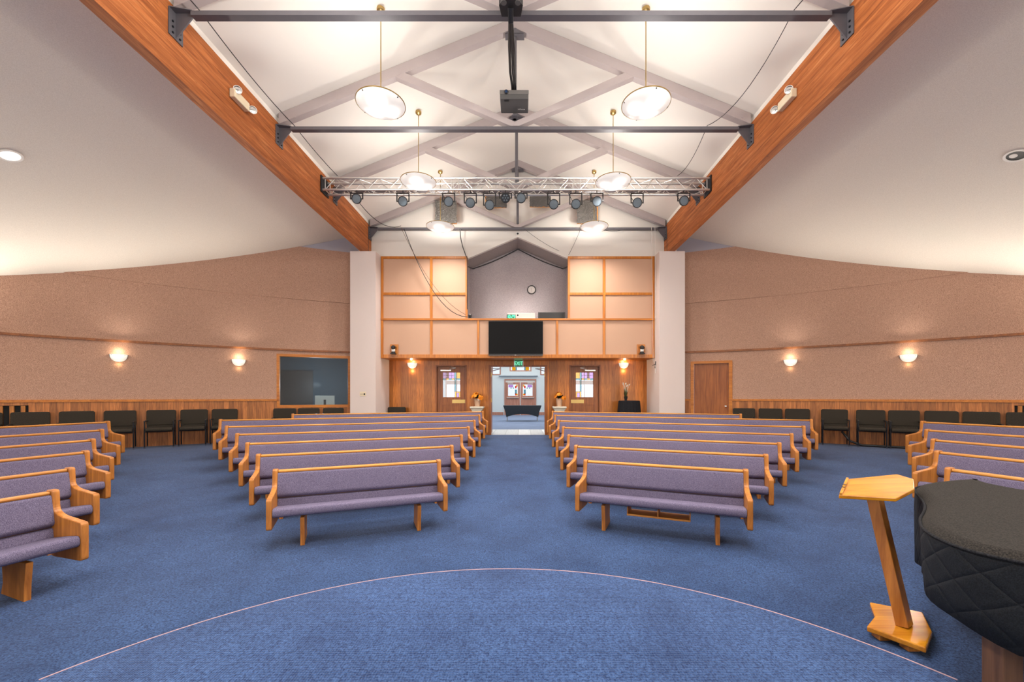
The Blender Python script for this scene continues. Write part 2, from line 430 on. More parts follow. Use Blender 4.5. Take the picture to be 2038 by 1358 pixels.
# platform
pl = []
PC, PR = (0.0, 0.84), 3.03
a0 = math.degrees(atan2(2.60, 1.50))
for k in range(61):
    a = R(-a0 + 2 * a0 * k / 60); pl.append((PC[0] + PR * sin(a), PC[1] + PR * cos(a)))
pl += [(2.38, 2.20), (2.38, -4.9), (-2.6, -4.9)]
mb = MB(); mb.prism(pl, 0.0, h(-1.622), 'z')
st = struct('floor_platform', mb, carpet2)
mb = MB(); ring = pl[:61]
vs = []; fs = []
for (x, y) in ring:
    d = Vector((x - PC[0], y - PC[1])).normalized()
    for r, z in ((-.006, h(-1.622) - .004), (.003, h(-1.622) - .004), (.003, h(-1.622) + .003), (-.006, h(-1.622) + .003)): vs.append((x + d.x * r, y + d.y * r, z))
for k in range(60):
    for j in range(4): fs.append((4 * k + j, 4 * k + (j + 1) % 4, 4 * k + 4 + (j + 1) % 4, 4 * k + 4 + j))
mb.add(vs, fs)
struct('trim_1', mb, nosing)

# ------------------------------------------------------------------ round side walls
WIN = (-26.81, -19.53, -.31, 1.155)
DOOR = (20.14, 24.33, -1.185, .995)
VENTL = (-48.6, -44.52, -.95, -.19); VENTR = (45.13, 49.2, -.95, -.19)
END = 103
def wall_side(side):
    s = -1 if side == 'left' else 1
    hole = (19.53, 26.81, -.31, 1.155) if side == 'left' else (20.14, 24.33, -1.185, .995)
    vent = (44.52, 48.6) if side == 'left' else (45.13, 49.2)
    lo, up, la, wa = MB(), MB(), MB(), MB()
    def A(mb, t0, t1, z0, z1, r0, r1): mb.arc(s * t0, s * t1, h(z0), h(z1), r0, r1)
    for t0, t1 in ((18.2, hole[0]), (hole[1], END)): A(lo, t0, t1, -.10, 2.67, WR, WR + .12)
    A(lo, hole[0], hole[1], hole[3], 2.67, WR, WR + .12)
    A(up, 18.2, END, 2.672, 4.13, WR - .025, WR + .12)
    A(la, 18.2, END, 4.132, 5.1, WR, WR + .12)
    if side == 'left':
        for t0, t1 in ((18.2, vent[0]), (vent[1], END)): A(wa, t0, t1, -1.2, -.31, WR - .02, WR + .12)
        for t0, t1 in ((18.2, hole[0]), (hole[1], vent[0]), (vent[1], END)): A(wa, t0, t1, -.31, -.125, WR - .02, WR + .12)
    else:
        for t0, t1 in ((18.2, hole[0]), (hole[1], vent[0]), (vent[1], END)): A(wa, t0, t1, -1.2, -.125, WR - .02, WR + .12)
    A(wa, vent[0], vent[1], -.19, -.125, WR - .02, WR + .12); A(wa, vent[0], vent[1], -1.2, -.95, WR - .02, WR + .12)
    w = struct('wall_' + side, lo, fab_wall)
    up.build('upper_panel', fab_wall, w); la.build('painted_band', lav, w); wa.build('wainscot', wains, w)
    c, m, b = MB(), MB(), MB()
    for t0, t1 in ((18.2, hole[0]), (hole[1], END)): A(c, t0, t1, -.128, -.075, WR - .045, WR + .02)
    A(m, 18.2, END, 1.24, 1.29, WR - .04, WR + .02)
    return w, c, m
for i, sd in enumerate(('left', 'right')):
    w, c, m = wall_side(sd)
    struct('trim_%d' % (2 + 2 * i), c, oakt); struct('trim_%d' % (3 + 2 * i), m, oakm)

# floor vents low in the wainscot
def vent(name, t0, t1, label):
    v = thing(name, label, 'vent', (0, 0, 0))
    mb = MB(); mb.arc(t0, t1, h(-.95), h(-.19), WR + .125, WR + .14); mb.build('backing', black, v)
    n = int(abs(t1 - t0) / .62)
    for k in range(n + 1):
        t = t0 + (t1 - t0) * (k + .5) / (n + 1)
        mb = MB(); p = wallp(t, 0); d = Vector((sin(R(t)), cos(R(t)), 0)); 
        q0 = p + d * -.015; q1 = p + d * .11
        mb.bar((q0.x, q0.y, h(-.57)), (q1.x, q1.y, h(-.57)), .06, .745); mb.build('slat', oakz, v)
vent('air_vent', VENTL[0], VENTL[1], 'slatted oak air vent in the low panelling behind the left wall chairs')
vent('air_vent', VENTR[0], VENTR[1], 'slatted oak air vent in the low panelling at the far right wall')

def local(t, Z, off=0.0):
    """empty whose local x runs along the wall (to the viewer's right), local -y into the room"""
    p = wallp(t, Z, off); return p, -R(t)

# left control room window
tw = (WIN[0] + WIN[1]) / 2
p, rz = local(tw, 0)
e = bpy.data.objects.new('window_1', None); COL.objects.link(e); e['kind'] = 'structure'; e.location = p; e.rotation_euler = (0, 0, rz)
def fr(mb, x0, x1, z0, z1, w, y0, y1):
    mb.box(x0, x1, y0, y1, z0, z0 + w); mb.box(x0, x1, y0, y1, z1 - w, z1)
    mb.box(x0, x0 + w, y0, y1, z0 + w, z1 - w); mb.box(x1 - w, x1, y0, y1, z0 + w, z1 - w); return mb
fr(MB(), -.925, .925, -.31, 1.155, .07, -.03, .14).build('window_frame', oakt, e, bevel=.004)
MB().box(-.856, .856, .05, .056, -.24, 1.085).build('window_pane', glass, e)
room = bpy.data.objects.new('wall_control_room', None); COL.objects.link(room); room['kind'] = 'structure'; room.location = p; room.rotation_euler = (0, 0, rz)
mb = MB(); x0, x1, y0, y1, z0, z1 = -1.6, .95, .15, 2.4, -1.19, 1.5
mb.box(x0, x1, y1, y1 + .03, z0, z1); mb.box(x0 - .03, x0, y0, y1, z0, z1); mb.box(x0, x1, y0, y1, z0 - .03, z0); mb.box(x0, x1, y0, y1, z1, z1 + .03)
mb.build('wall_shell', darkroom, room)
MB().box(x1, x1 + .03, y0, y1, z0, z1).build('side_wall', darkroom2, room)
MB().box(-1.15, -.2, 2.34, 2.40, -1.19, .84).build('inner_door', darkdoor, room)
MB().box(-.55, .95, .16, .7, -.36, -.32).build('counter', darkdoor, room)
mon = thing('computer_monitor', 'silver back of a computer monitor behind the dark control room window', 'monitor', p + Vector((0, 0, 0)), rz)
M2 = Matrix
mb = MB(); mb.box(-.02, .50, .34, .37, -.25, .02); mb.build('screen_back', alu, mon, bevel=.01)
MB().box(.21, .27, .33, .345, -.28, -.10).build('stand', greyd, mon)
MB().box(.14, .34, .25, .46, -.319, -.30).build('foot', alu, mon)
bx = thing('camera_gear', 'small black and white camera gear in the window corner beside the silver monitor', 'camera', p, rz)
MB().box(.66, .84, .20, .30, -.319, -.22).build('body', greyd, bx, bevel=.01)
MB().box(.68, .74, .19, .20, -.29, -.25).build('white_label', whitep, bx); MB().lathe([(0, 0), (.03, 0), (.03, .03), (0, .03)], mat=Matrix.Rotation(R(90), 4, 'X'), c=(.79, .2, -.26)).build('lens', black, bx)

# right side door
td = (DOOR[0] + DOOR[1]) / 2
p, rz = local(td, 0)
e = bpy.data.objects.new('door_1', None); COL.objects.link(e); e['kind'] = 'structure'; e.location = p; e.rotation_euler = (0, 0, rz)
mb = MB(); mb.box(-.535, -.445, -.03, .13, -1.185, .995); mb.box(.445, .535, -.03, .13, -1.185, .995); mb.box(-.445, .445, -.03, .13, .925, .995)
mb.build('door_frame', oakt, e, bevel=.004)
MB().box(-.442, .442, .055, .10, -1.18, .922).build('door_leaf', oakd, e)
mb = MB(); mb.lathe([(0, -.065), (.022, -.062), (.03, -.045), (.024, -.028), (.01, -.02), (.01, 0), (.028, 0), (.028, .006)], c=(.37, .05, -.28), mat=Matrix.Rotation(R(-90), 4, 'X'))
mb.build('door_knob', chrome, e)

# ------------------------------------------------------------------ pillars, back wall
for s, nm in ((-1, 'wall_pillar_left'), (1, 'wall_pillar_right')):
    mb = MB(); xs = sorted((s * 3.95, s * 4.66)); mb.box(xs[0], xs[1], 11.47, 13.0, .55, h(4.04)); struct(nm, mb, pillar_p)
mb = MB()
for x0, x1, z0, z1 in ((-3.95, -2.53, FZ - .05, h(1.2)), (-2.53, -1.57, h(.91), h(1.2)), (-1.57, -.9, FZ - .05, h(1.2)), (-.9, .9, h(.96), h(1.2)), (.9, 1.57, FZ - .05, h(1.2)), (1.57, 2.53, h(.91), h(1.2)), (2.53, 3.95, FZ - .05, h(1.2))):
    mb.box(x0, x1, YB, YB + .14, z0, z1)
struct('wall_back', mb, backwood)
def open_door():
    e = bpy.data.objects.new('door_2', None); COL.objects.link(e); e['kind'] = 'structure'
    mb = MB(); mb.box(-.9, -.825, YB - .02, YB + .16, FZ, h(.96)); mb.box(.825, .9, YB - .02, YB + .16, FZ, h(.96)); mb.box(-.825, .825, YB - .02, YB + .16, h(.91), h(.96))
    mb.build('door_frame', oakd, e)
    for s in (-1, 1):   # the two leaves stand folded back into the foyer
        xs = sorted((s * .86, s * .90)); MB().box(xs[0], xs[1], YB + .17, YB + 1.0, FZ + .01, h(.90)).build('door_leaf', oakd, e)
        for z in (-.12, .66):
            xs = sorted((s * .805, s * .826)); MB().box(xs[0], xs[1], YB - .024, YB - .015, h(z) - .06, h(z) + .06).build('hinge', brass, e)
        mb = MB(); mb.bar((s * .83, YB + .16, h(.86)), (s * .55, YB + .5, h(.88)), .02, .02); mb.bar((s * .55, YB + .5, h(.88)), (s * .85, YB + .75, h(.82)), .02, .02); mb.build('closer_arm', alu, e)
open_door()
def stained(parent, x0, x1, z0, z1, y, flip):
    """door light: coloured leaded panes round clear ones"""
    W, Hh = x1 - x0, z1 - z0
    def q(u0, u1, v0, v1, m, nm='pane'):
        if flip: u0, u1 = 1 - u1, 1 - u0
        MB().box(x0 + u0 * W, x0 + u1 * W, y, y + .006, z0 + v0 * Hh, z0 + v1 * Hh).build(nm, m, parent)
    q(0, .23, .76, 1, gl_purple); q(.23, .34, .76, 1, gl_maroon); q(.34, .66, .76, 1, gl_purple); q(.66, .77, .76, 1, gl_teal); q(.77, 1, .76, 1, gl_yellow)
    q(0, .18, .70, .76, gl_teal); q(.18, .34, .70, .76, gl_yellow); q(.34, .52, .70, .76, gl_teal); q(.52, .66, .70, .76, gl_yellow); q(.66, 1, .70, .76, gl_teal)
    q(0, .67, 0, .70, gl_clear); q(.67, .76, .23, .70, gl_teal); q(.76, 1, .23, .70, gl_clear)
    q(.69, .77, 0, .23, gl_yellow); q(.77, .92, .18, .23, gl_yellow); q(.77, .92, 0, .18, gl_purple); q(.92, 1, 0, .23, gl_yellow)
    mb = MB()
    def l(u0, v0, u1, v1):
        if flip: u0, u1 = 1 - u0, 1 - u1
        mb.bar((x0 + u0 * W, y - .002, z0 + v0 * Hh), (x0 + u1 * W, y - .002, z0 + v1 * Hh), .006, .006)
    for a in ((0, .76, 1, .76), (0, .70, 1, .70), (.67, 0, .67, .76), (.76, .23, .76, 1), (.67, .23, 1, .23), (.23, .76, .23, 1), (.34, .76, .34, 1), (.66, .7, .66, 1), (0, .88, .66, .88), (.5, .76, .5, 1), (.77, 0, .77, .23), (.92, 0, .92, .23)): l(*a)
    mb.build('leading', greyd, parent)
for i, s in enumerate((-1, 1)):
    e = bpy.data.objects.new('door_%d' % (3 + i), None); COL.objects.link(e); e['kind'] = 'structure'; e.location = (s * 2.05, 0, 0)
    mb = MB(); mb.box(-.48, -.435, YB - .025, YB + .14, FZ, h(.96)); mb.box(.435, .48, YB - .025, YB + .14, FZ, h(.96)); mb.box(-.435, .435, YB - .025, YB + .14, h(.91), h(.96))
    mb.build('door_frame', oakd, e, bevel=.004)
    lf = MB(); a, b = -.43, .43; y0, y1 = YB + .06, YB + .10
    lf.box(a, -.27, y0, y1, FZ + .01, h(.905)); lf.box(.27, b, y0, y1, FZ + .01, h(.905)); lf.box(-.27, .27, y0, y1, h(.735), h(.905)); lf.box(-.27, .27, y0, y1, h(-.27), h(-.03))
    lf.box(-.27, .27, y0, y1, FZ + .01, FZ + .2); lf.box(-.27, .27, y0 + .015, y1 - .01, FZ + .2, h(-.27))
    L = lf.build('door_leaf', oakd, e)
    stained(L, -.27, .27, h(-.03), h(.735), YB + .075, s > 0)
    mb = MB(); fr(mb, -.285, .285, h(-.045), h(.75), .018, YB + .052, YB + .06); mb.build('glazing_bead', oakd, L)
    xa = .02 if s < 0 else -.42
    MB().box(xa, xa + .40, YB + .052, YB + .0595, h(-.215), h(-.105)).build('push_plate', brass, L)
    xc = -.33 if s < 0 else .33
    mb = MB(); mb.box(xc - .0 if s < 0 else xc - .32, xc + .32 if s < 0 else xc, YB + .02, YB + .058, h(.775), h(.81)); mb.build('door_closer', alu, L)
    mb = MB(); mb.bar((s * .05, YB + .03, h(.83)), (-s * .15, YB - .02, h(.865)), .02, .012); mb.bar((-s * .15 * -1 if False else -s * .15, YB - .02, h(.865)), (s * .0, YB + .02, h(.90)), .018, .012); mb.build('closer_arm', alu, L)
# balcony front with its fabric panels
YF = 11.90
bal = bpy.data.objects.new('wall_balcony', None); COL.objects.link(bal); bal['kind'] = 'structure'
XG = (-3.93, -2.49, 2.49, 3.93)
for (x0, x1, z0, z1) in ((-3.93, -2.49, 2.955, 4.0), (-2.49, -1.5, 2.955, 4.0), (-3.93, -2.49, 2.22, 2.955), (-2.49, -1.5, 2.22, 2.955), (1.5, 2.49, 2.955, 4.0), (2.49, 3.93, 2.955, 4.0), (1.5, 2.49, 2.22, 2.955), (2.49, 3.93, 2.22, 2.955),
                         (-3.93, -2.49, 1.15, 2.22), (-2.49, -1.14, 1.15, 2.22), (-1.14, 1.14, 1.15, 2.22), (1.14, 2.49, 1.15, 2.22), (2.49, 3.93, 1.15, 2.22)):
    MB().box(x0, x1, YF, YF + .05, h(z0), h(z1)).build('fabric_panel', fab_grid, bal)
tr = MB(); w = .035
def vbar(x, z0, z1, w=.036): tr.box(x - w, x + w, YF - .03, YF + .03, h(z0), h(z1))
def hbar(z, x0, x1, w=.036): tr.box(x0, x1, YF - .032, YF + .03, h(z) - w, h(z) + w)
for s in (-1, 1):
    vbar(s * 3.91, 1.13, 4.02, .034); vbar(s * 2.49, 1.13, 4.0); vbar(s * 1.14, 1.15, 2.22, .03); vbar(s * 1.475, 2.22, 4.0, .032)
    a, b = sorted((s * 1.45, s * 3.944)); hbar(4.0, a, b); hbar(2.955, a, b)
hbar(1.155, -3.944, 3.944, .05)
tr.build('panel_trim', oaktz, bal, bevel=.004)
MB().box(-3.944, 3.944, YF - .05, YF + .16, h(2.19), h(2.245)).build('balcony_rail', oakt, bal, bevel=.006)
MB().box(-3.944, 3.944, YF - .03, YB, h(1.10), h(1.125)).build('soffit', oakt, bal)
mb = MB(); mb.box(-3.944, 3.944, YF + .051, YF + .09, h(1.126), h(2.19))
for s in (-1, 1):
    a, b = sorted((s * 1.5, s * 3.944)); mb.box(a, b, YF + .051, YF + .09, h(2.19), h(4.02))
mb.build('backing', fab_niche, bal)
# niche (technician's booth) walls
YN = 12.85
nb = bpy.data.objects.new('wall_niche', None); COL.objects.link(nb); nb['kind'] = 'structure'
MB().box(-1.5, 1.5, YF + .16, YN, h(1.2), h(2.20)).build('booth_floor', fab_niche, nb)
mb = MB(); mb.box(-1.54, -1.501, YF + .05, YN, h(1.2), h(4.0)); mb.box(1.501, 1.54, YF + .05, YN, h(1.2), h(4.0)); mb.build('side_walls', fab_niche, nb)
MB().prism([(-1.6, h(1.2)), (1.6, h(1.2)), (1.6, h(3.97)), (0, h(4.66)), (-1.6, h(3.97))], YN, YN + .05, 'y').build('booth_back', fab_niche, nb)
mb = MB()
for s in (-1, 1): mb.prism([(0, h(4.615)), (s * 1.56, h(3.945)), (s * 1.56, h(4.02)), (0, h(4.69))], YF + .04, YN, 'y')
mb.build('booth_soffit', m_fabric('booth_soffit_fabric', srgb(140, 132, 130), srgb(172, 164, 160), 120, .2), nb)
mb = MB()
for s in (-1, 1): mb.tube([(s * 1.49, YF + .06, h(3.78))] + [(s * x, YN - .03, h(4.58 - .43 * x - .05 * sin(x * 2.1)) ) for x in (1.4, 1.1, .8, .5, .2, .0)], .014, 6)
mb.build('black_cable', black, nb)
# gable wall
gw = MB()
for s in (-1, 1):
    gw.prism([(0, h(4.615)), (s * 1.5, h(3.97)), (s * 1.5, h(4.021)), (s * 4.6, h(4.021)), (s * 4.6, h(5.0)), (0, h(6.85))], YF + .03, YF + .13, 'y')
struct('wall_gable', gw, white_ceil)

# ------------------------------------------------------------------ ceilings and timber beams
YC0 = -5.2
def roof(x): return 6.744 - .406 * abs(x)
mb = MB()
for s in (-1, 1):
    v = [(0, YC0, h(roof(0))), (s * 4.30, YC0, h(roof(4.30))), (s * 4.30, 12.0, h(roof(4.30))), (0, 12.0, h(roof(0)))]
    mb.add(v + [(p[0], p[1], p[2] + .08) for p in v], [(0, 1, 2, 3), (4, 5, 6, 7), (0, 1, 5, 4), (2, 3, 7, 6), (1, 2, 6, 5)])
    a, b = sorted((s * 4.262, s * 4.30)); mb.box(a, b, YC0, 12.0, h(4.893), h(5.08))
struct('ceiling', mb, white_ceil)
for s, nm in ((-1, 'ceiling_left'), (1, 'ceiling_right')):
    mb = MB()
    def zc(x): return h(4.76 - .39 * (x - 4.39))
    v = [(s * 4.388, YC0, zc(4.388)), (s * 15.2, YC0, zc(15.2)), (s * 15.2, 13.2, zc(15.2)), (s * 4.388, 13.2, zc(4.388))]
    mb.add(v + [(p[0], p[1], p[2] + .1) for p in v], [(0, 1, 2, 3), (4, 5, 6, 7), (0, 1, 5, 4), (1, 2, 6, 5), (2, 3, 7, 6), (0, 3, 7, 4)])
    struct(nm, mb, side_ceil)
    mb = MB(); xs = sorted((s * 4.23, s * 4.386)); mb.box(xs[0], xs[1], YC0, 11.66, h(4.043), h(4.89)); o = struct('beam_left' if s < 0 else 'beam_right', mb, glulam)
    xs = sorted((s * 4.235, s * 4.38)); MB().box(xs[0], xs[1], 11.69, 11.92, h(4.043), h(4.885)).build('beam_end', glulam, o)
    xs = sorted((s * 4.228, s * 4.38)); MB().box(xs[0], xs[1], 11.662, 11.688, h(4.043), h(4.885)).build('joint', black, o)
# wall behind the viewer closes the room
mb = MB(); mb.box(-15.3, 15.3, -5.3, -5.2, -.2, h(6.9)); struct('wall_front', mb, white_ceil)

# ------------------------------------------------------------------ roof trusses
FR = (5.18, 7.385, 9.59, 11.78); ZT = 4.783
def truss(y, label, wires=False):
    t = thing('roof_truss', label, 'roof truss', (0, y, 0), 0, 'painted roof trusses over the nave')
    for s in (-1, 1):
        top = lambda x: h(roof(x) - .004)
        MB().prism([(0, top(0)), (s * 4.20, top(4.20)), (s * 4.20, top(4.20) - .19), (0, top(0) - .19)], -.06, .06, 'y').build('rafter', rafter_p, t, bevel=.004)
        zu = lambda x: h(4.89 + .445 * x)
        MB().prism([(s * .0, zu(0)), (s * 2.09, zu(2.09)), (s * 2.16, zu(2.16) - .15), (s * .08, h(ZT) + .03), (0, h(ZT) + .03)], -.058, .058, 'y').build('strut', rafter_p, t, bevel=.004)
        mb = MB(); xs = sorted((s * 4.214, s * 4.227)); mb.box(xs[0], xs[1], -.105, .105, h(4.48), h(4.815)); 
        mb.prism([(s * 4.214, h(4.808)), (s * 4.0, h(4.808)), (s * 4.0, h(4.76)), (s * 4.214, h(4.49))], -.008, .008, 'y')
        mb.prism([(s * 4.214, -.105), (s * 4.214, .105), (s * 3.98, .05), (s * 3.98, -.05)], h(4.808), h(4.818), 'z')
        B = mb.build('bracket', steel, t)
        for yy in (-.055, .055):
            for z in (4.53, 4.60, 4.67):
                MB().lathe([(0, .012), (.013, .012), (.013, 0)], c=(s * 4.214, yy, h(z)), mat=Matrix.Rotation(R(-90 * s), 4, 'Y'), n=6).build('bolt', blackm, B)
        for x in (3.9, 4.05): MB().lathe([(0, .012), (.016, .012), (.016, 0)], c=(s * x, -.06, h(4.98 - .02)), mat=Matrix.Rotation(R(90), 4, 'X'), n=6).build('bolt', rafter_p, t)
    MB().box(-4.0, 4.0, -.045, .045, h(ZT - .028), h(ZT + .028)).build('tie_bar', steel, t)
    MB().tube([(0, 0, h(ZT + .03)), (0, 0, h(6.56))], .034, 12).build('king_post', steel, t)
    mb = MB(); mb.prism([(-.17, h(6.44)), (.17, h(6.44)), (.02, h(6.54)), (-.02, h(6.54))], -.075, -.062, 'y'); mb.prism([(-.17, h(6.435)), (.17, h(6.435)), (.17, h(6.447)), (-.17, h(6.447))], -.075, .06, 'y'); mb.build('ridge_plate', steel, t)
    return t
for y, lab in zip(FR, ('roof truss nearest the viewer, its dark tie bar topmost and carrying the black hub', 'roof truss with the projector on its king post', 'roof truss just behind the silver lighting truss', 'roof truss hard against the white gable wall')):
    truss(y, lab)

# hub box on first tie, cables, projector on second king post
hb = thing('junction_hub', 'black angular hub housing with cables on the middle of the nearest tie bar', 'junction box', (0, 4.975, h(4.77)))
MB().prism([(-.145, -.02), (-.09, -.1), (.09, -.1), (.145, -.02), (.12, .13), (-.12, .13)], -.07, .09, 'z').build('housing', black, hb, bevel=.006)
MB().box(-.11, .11, -.11, -.1, -.02, .05).build('front_plate', greyd, hb)
for x in (-.085, .085): MB().lathe([(.035, 0), (.035, .008), (0, .008)], c=(x, -.06, -.07), mat=Matrix.Rotation(R(180), 4, 'X'), n=10).build('socket', greyp, hb)
for P_ in ([(-.05, -.08, .12), (-.1, -.12, .08), (-.12, -.1, -.02)], [(.04, -.08, .14), (.11, -.13, .08), (.13, -.09, -.03)], [(0, -.09, .22), (-.02, -.13, .1), (-.03, -.12, -.05)]): MB().tube(P_, .012, 6).build('cable', black, hb)
cb = MB()
for k, (dx, r) in enumerate(((-.035, .012), (-.015, .01), (.01, .012), (-.05, .008), (.03, .009), (-.002, .014))):
    pts = [(dx * .6, 4.965, h(4.685)), (dx * .6, 5.10, h(4.625)), (dx, 5.6, h(4.755)), (dx * 1.2 + .01 * sin(k), 6.3, h(4.96 + .02 * sin(k * 2))), (dx * .9, 6.9, h(5.20)), (dx * .8, 7.18, h(5.24))]
    P = []
    for a, b in zip(pts, pts[1:]):
        for j in range(5): P.append(Vector(a).lerp(Vector(b), j / 5))
    cb.tube(P + [Vector(pts[-1])], r, 6)
o = cb.build('cable_bundle', black); tag(o, 'black cable bundle running from the hub down to the ceiling projector', 'cable')
pj = thing('projector', 'dark grey video projector hung on a pole under the roof ridge', 'projector', (0.0, 7.12, h(5.08)))
MB().box(-.24, .24, -.19, .17, -.075, .07).build('housing', greyp, pj, bevel=.012)
MB().box(-.243, .243, -.194, -.188, .005, .07).build('front_strip', m_plain('projector_strip', srgb(104, 100, 97), .5), pj)
lm = Matrix.Rotation(R(90), 4, 'X')
q = MB().lathe([(0, .02), (.03, .02), (.036, .012), (.036, 0)], c=(-.135, -.195, .034), mat=lm, n=20).build('lens', black, pj)
MB().lathe([(0, .010), (.018, .007), (.024, 0)], c=(-.135, -.214, .034), mat=lm, n=16).build('lens_glass', proj_lens, q)
MB().box(-.17, -.09, -.17, -.13, -.079, -.074).build('vent_slot', black, pj)
text('maker_logo', 'InFocus', .04, whitep, pj, Matrix.Translation((.12, .06, -.0775)) @ Matrix.Rotation(R(180), 4, 'X') @ Matrix.Scale(1, 4), .0006)
MB().tube([(0, .2, -.16), (0, .2, .12)], .03, 10).box(-.05, .05, .1, .23, -.16, -.14).build('pole_clamp', steel, pj)

# pendants
PY = (1.85, 4.05, 6.28, 8.55, 10.82)
def pendant(x, y, label, first=None):
    zc = h(roof(2.02) - .005); zr = h(4.46)
    if first: return dup(first, (x, y, zr), 0 if x < 0 else pi / 5, label, 'glass bowl pendants')
    t = thing('pendant_lamp', label, 'pendant light', (x, y, zr), 0, 'glass bowl pendants')
    prof = [(.36, .0), (.352, -.012), (.30, -.05), (.22, -.085), (.12, -.108), (0, -.115)]
    MB().lathe(prof + [(0, -.107), (.12, -.10), (.22, -.077), (.30, -.042), (.348, -.002), (.36, 0)], n=48).build('glass_bowl', bowlm, t, fix=True)
    MB().lathe([(.358, -.006), (.366, -.006), (.366, .006), (.358, .006), (.358, -.006)], n=48).build('rim', brass, t)
    MB().tube([(0, 0, .03), (0, 0, zc - zr - .02)], .008, 8).build('rod', brass, t)
    MB().lathe([(.0, -.05), (.03, -.045), (.06, -.02), (.062, .02), (0, .02)], c=(0, 0, zc - zr - .03), n=20).build('canopy', brass, t)
    MB().lathe([(0, .03), (.05, .03), (.05, -.03), (0, -.03)], n=12).build('lamp_holder', brass, t)
    for k in range(4):
        a = pi / 4 + k * pi / 2 + .3
        MB().lathe([(0, -.012), (.009, -.01), (.009, .012), (0, .012)], c=(.345 * cos(a), .345 * sin(a), -.012), n=8).build('clip', blackm, t)
    return t
row = {2: 'nearest the viewer', 3: 'in the middle row, overlapping the silver truss', 4: 'in the back row by the gable wall'}
p0 = None
for i in (2, 3, 4):
    for s in (-1, 1):
        lab = 'glass bowl pendant %s, %s of the ridge' % (row[i], 'left' if s < 0 else 'right')
        t = pendant(s * 2.02, PY[i], lab, p0)
        if p0 is None: p0 = t

# lighting truss
TY0, TY1, TZ0, TZ1 = 8.955, 9.185, h(4.492), h(4.741)
lt = thing('lighting_truss', 'silver box lighting truss spanning between the two timber beams', 'lighting truss', (0, 0, 0))
for y in (TY0, TY1):
    for z in (TZ0, TZ1): MB().tube([(-4.20, y, z), (4.20, y, z)], .025, 10).build('chord', alu, lt)
mb = MB(); n = 18; step = 8.3 / n
for k in range(n):
    a, b = -4.15 + k * step, -4.15 + (k + 1) * step; m = (a + b) / 2
    for y in (TY0, TY1): mb.tube([(a, y, TZ0), (m, y, TZ1), (b, y, TZ0)], .008, 6)
    mb.tube([(a, TY0, TZ0), (m, TY1, TZ0), (b, TY0, TZ0)], .008, 6); mb.tube([(a, TY1, TZ1), (m, TY0, TZ1), (b, TY1, TZ1)], .008, 6)
for x in (-4.15, -1.4, -1.25, 1.25, 1.4, 4.15):
    mb.tube([(x, TY0, TZ0), (x, TY0, TZ1)], .011, 6); mb.tube([(x, TY1, TZ0), (x, TY1, TZ1)], .011, 6)
    mb.tube([(x, TY0, TZ0), (x, TY1, TZ0)], .011, 6)
mb.build('lattice', alu, lt)
for s in (-1, 1):
    xs = sorted((s * 4.203, s * 4.227)); MB().box(xs[0], xs[1], TY0 - .06, TY1 + .06, TZ0 - .06, TZ1 + .05).build('end_plate', blackm, lt, bevel=.004)
# stage lights hung on the truss
SP = [(710, 396), (802, 401), (893, 401.5), (936, 404), (974.5, 408.5), (1006, 393), (1037, 394.5), (1102, 407), (1146, 406.5), (1188, 401), (1268, 404), (1361, 400)]
def spot(label, x, Z, led=False, first=None):
    y = TY0 - .02; z = h(Z)
    if first: return dup(first, (x, y, z), random.uniform(-.12, .12), label, 'stage lights on the truss')
    t = thing('stage_light', label, 'stage light', (x, y, z), 0, 'stage lights on the truss')
    tilt = Matrix.Rotation(R(90 + 18), 4, 'X')
    MB().lathe([(0, -.12), (.06, -.12), (.085, -.06), (.098, -.02), (.104, 0), (.104, .025), (.09, .03)], mat=tilt, n=24).build('housing', black, t)
    if led:
        l = MB().lathe([(0, .022), (.09, .022), (.09, .01)], mat=tilt, n=24).build('front_plate', blackm, t)
        for k in range(7):
            a = k * pi / 3; r = .055 if k else 0
            if k == 0: r = 0
            MB().lathe([(0, .03), (.012, .028), (.018, .022)], c=(0, 0, 0), mat=tilt @ Matrix.Translation((r * cos(a), r * sin(a), 0)), n=10).build('diode', lensm, l)
    else: MB().lathe([(0, .026), (.05, .025), (.09, .02), (.09, .01)], mat=tilt, n=24).build('lens', lensm, t)
    top = TZ0 - z
    mb = MB(); mb.bar((-.13, 0, -.005), (-.13, 0, top - .09), .008, .025); mb.bar((.13, 0, -.005), (.13, 0, top - .09), .008, .025); mb.bar((-.134, 0, top - .09), (.134, 0, top - .09), .025, .008)
    mb.build('yoke', black, t)
    for x_ in (-.14, .10): MB().tube([(x_, 0, 0), (x_ + .04, 0, 0)], .012, 8).build('pivot', black, t)
    mb = MB(); mb.tube([(0, 0, top - .088), (0, 0, top - .03)], .01, 8); mb.build('clamp', blackm, t)
    mb = MB(); mb.tube([(-.03, .08, .03), (-.10, .09, top - .14), (-.16, .03, top - .08), (-.10, -.01, top - .045)], .006, 5); mb.build('power_cord', black, t)
    return t
nth = ['first', 'second', 'third', 'fourth', 'fifth', 'sixth', 'seventh', 'eighth', 'ninth', 'tenth', 'eleventh', 'twelfth']
for i, (x, y) in enumerate(SP):
    X = (x - 1040) * 8.935 / 820 + .14; Z = (789 - y) * 8.935 / 820
    if i == 5: lab = 'small black multi-diode stage light hung just left of the king post'
    elif i == 0: lab = 'round stage light hung at the left end of the silver truss'
    elif i == 11: lab = 'round stage light hung at the right end of the silver truss'
    elif i == 6: lab = 'round stage light hung just right of the king post'
    else: lab = 'round grey-lensed stage light, %s along the truss from its left end' % nth[i]
    spot(lab, X, min(Z, 4.30), i == 5)
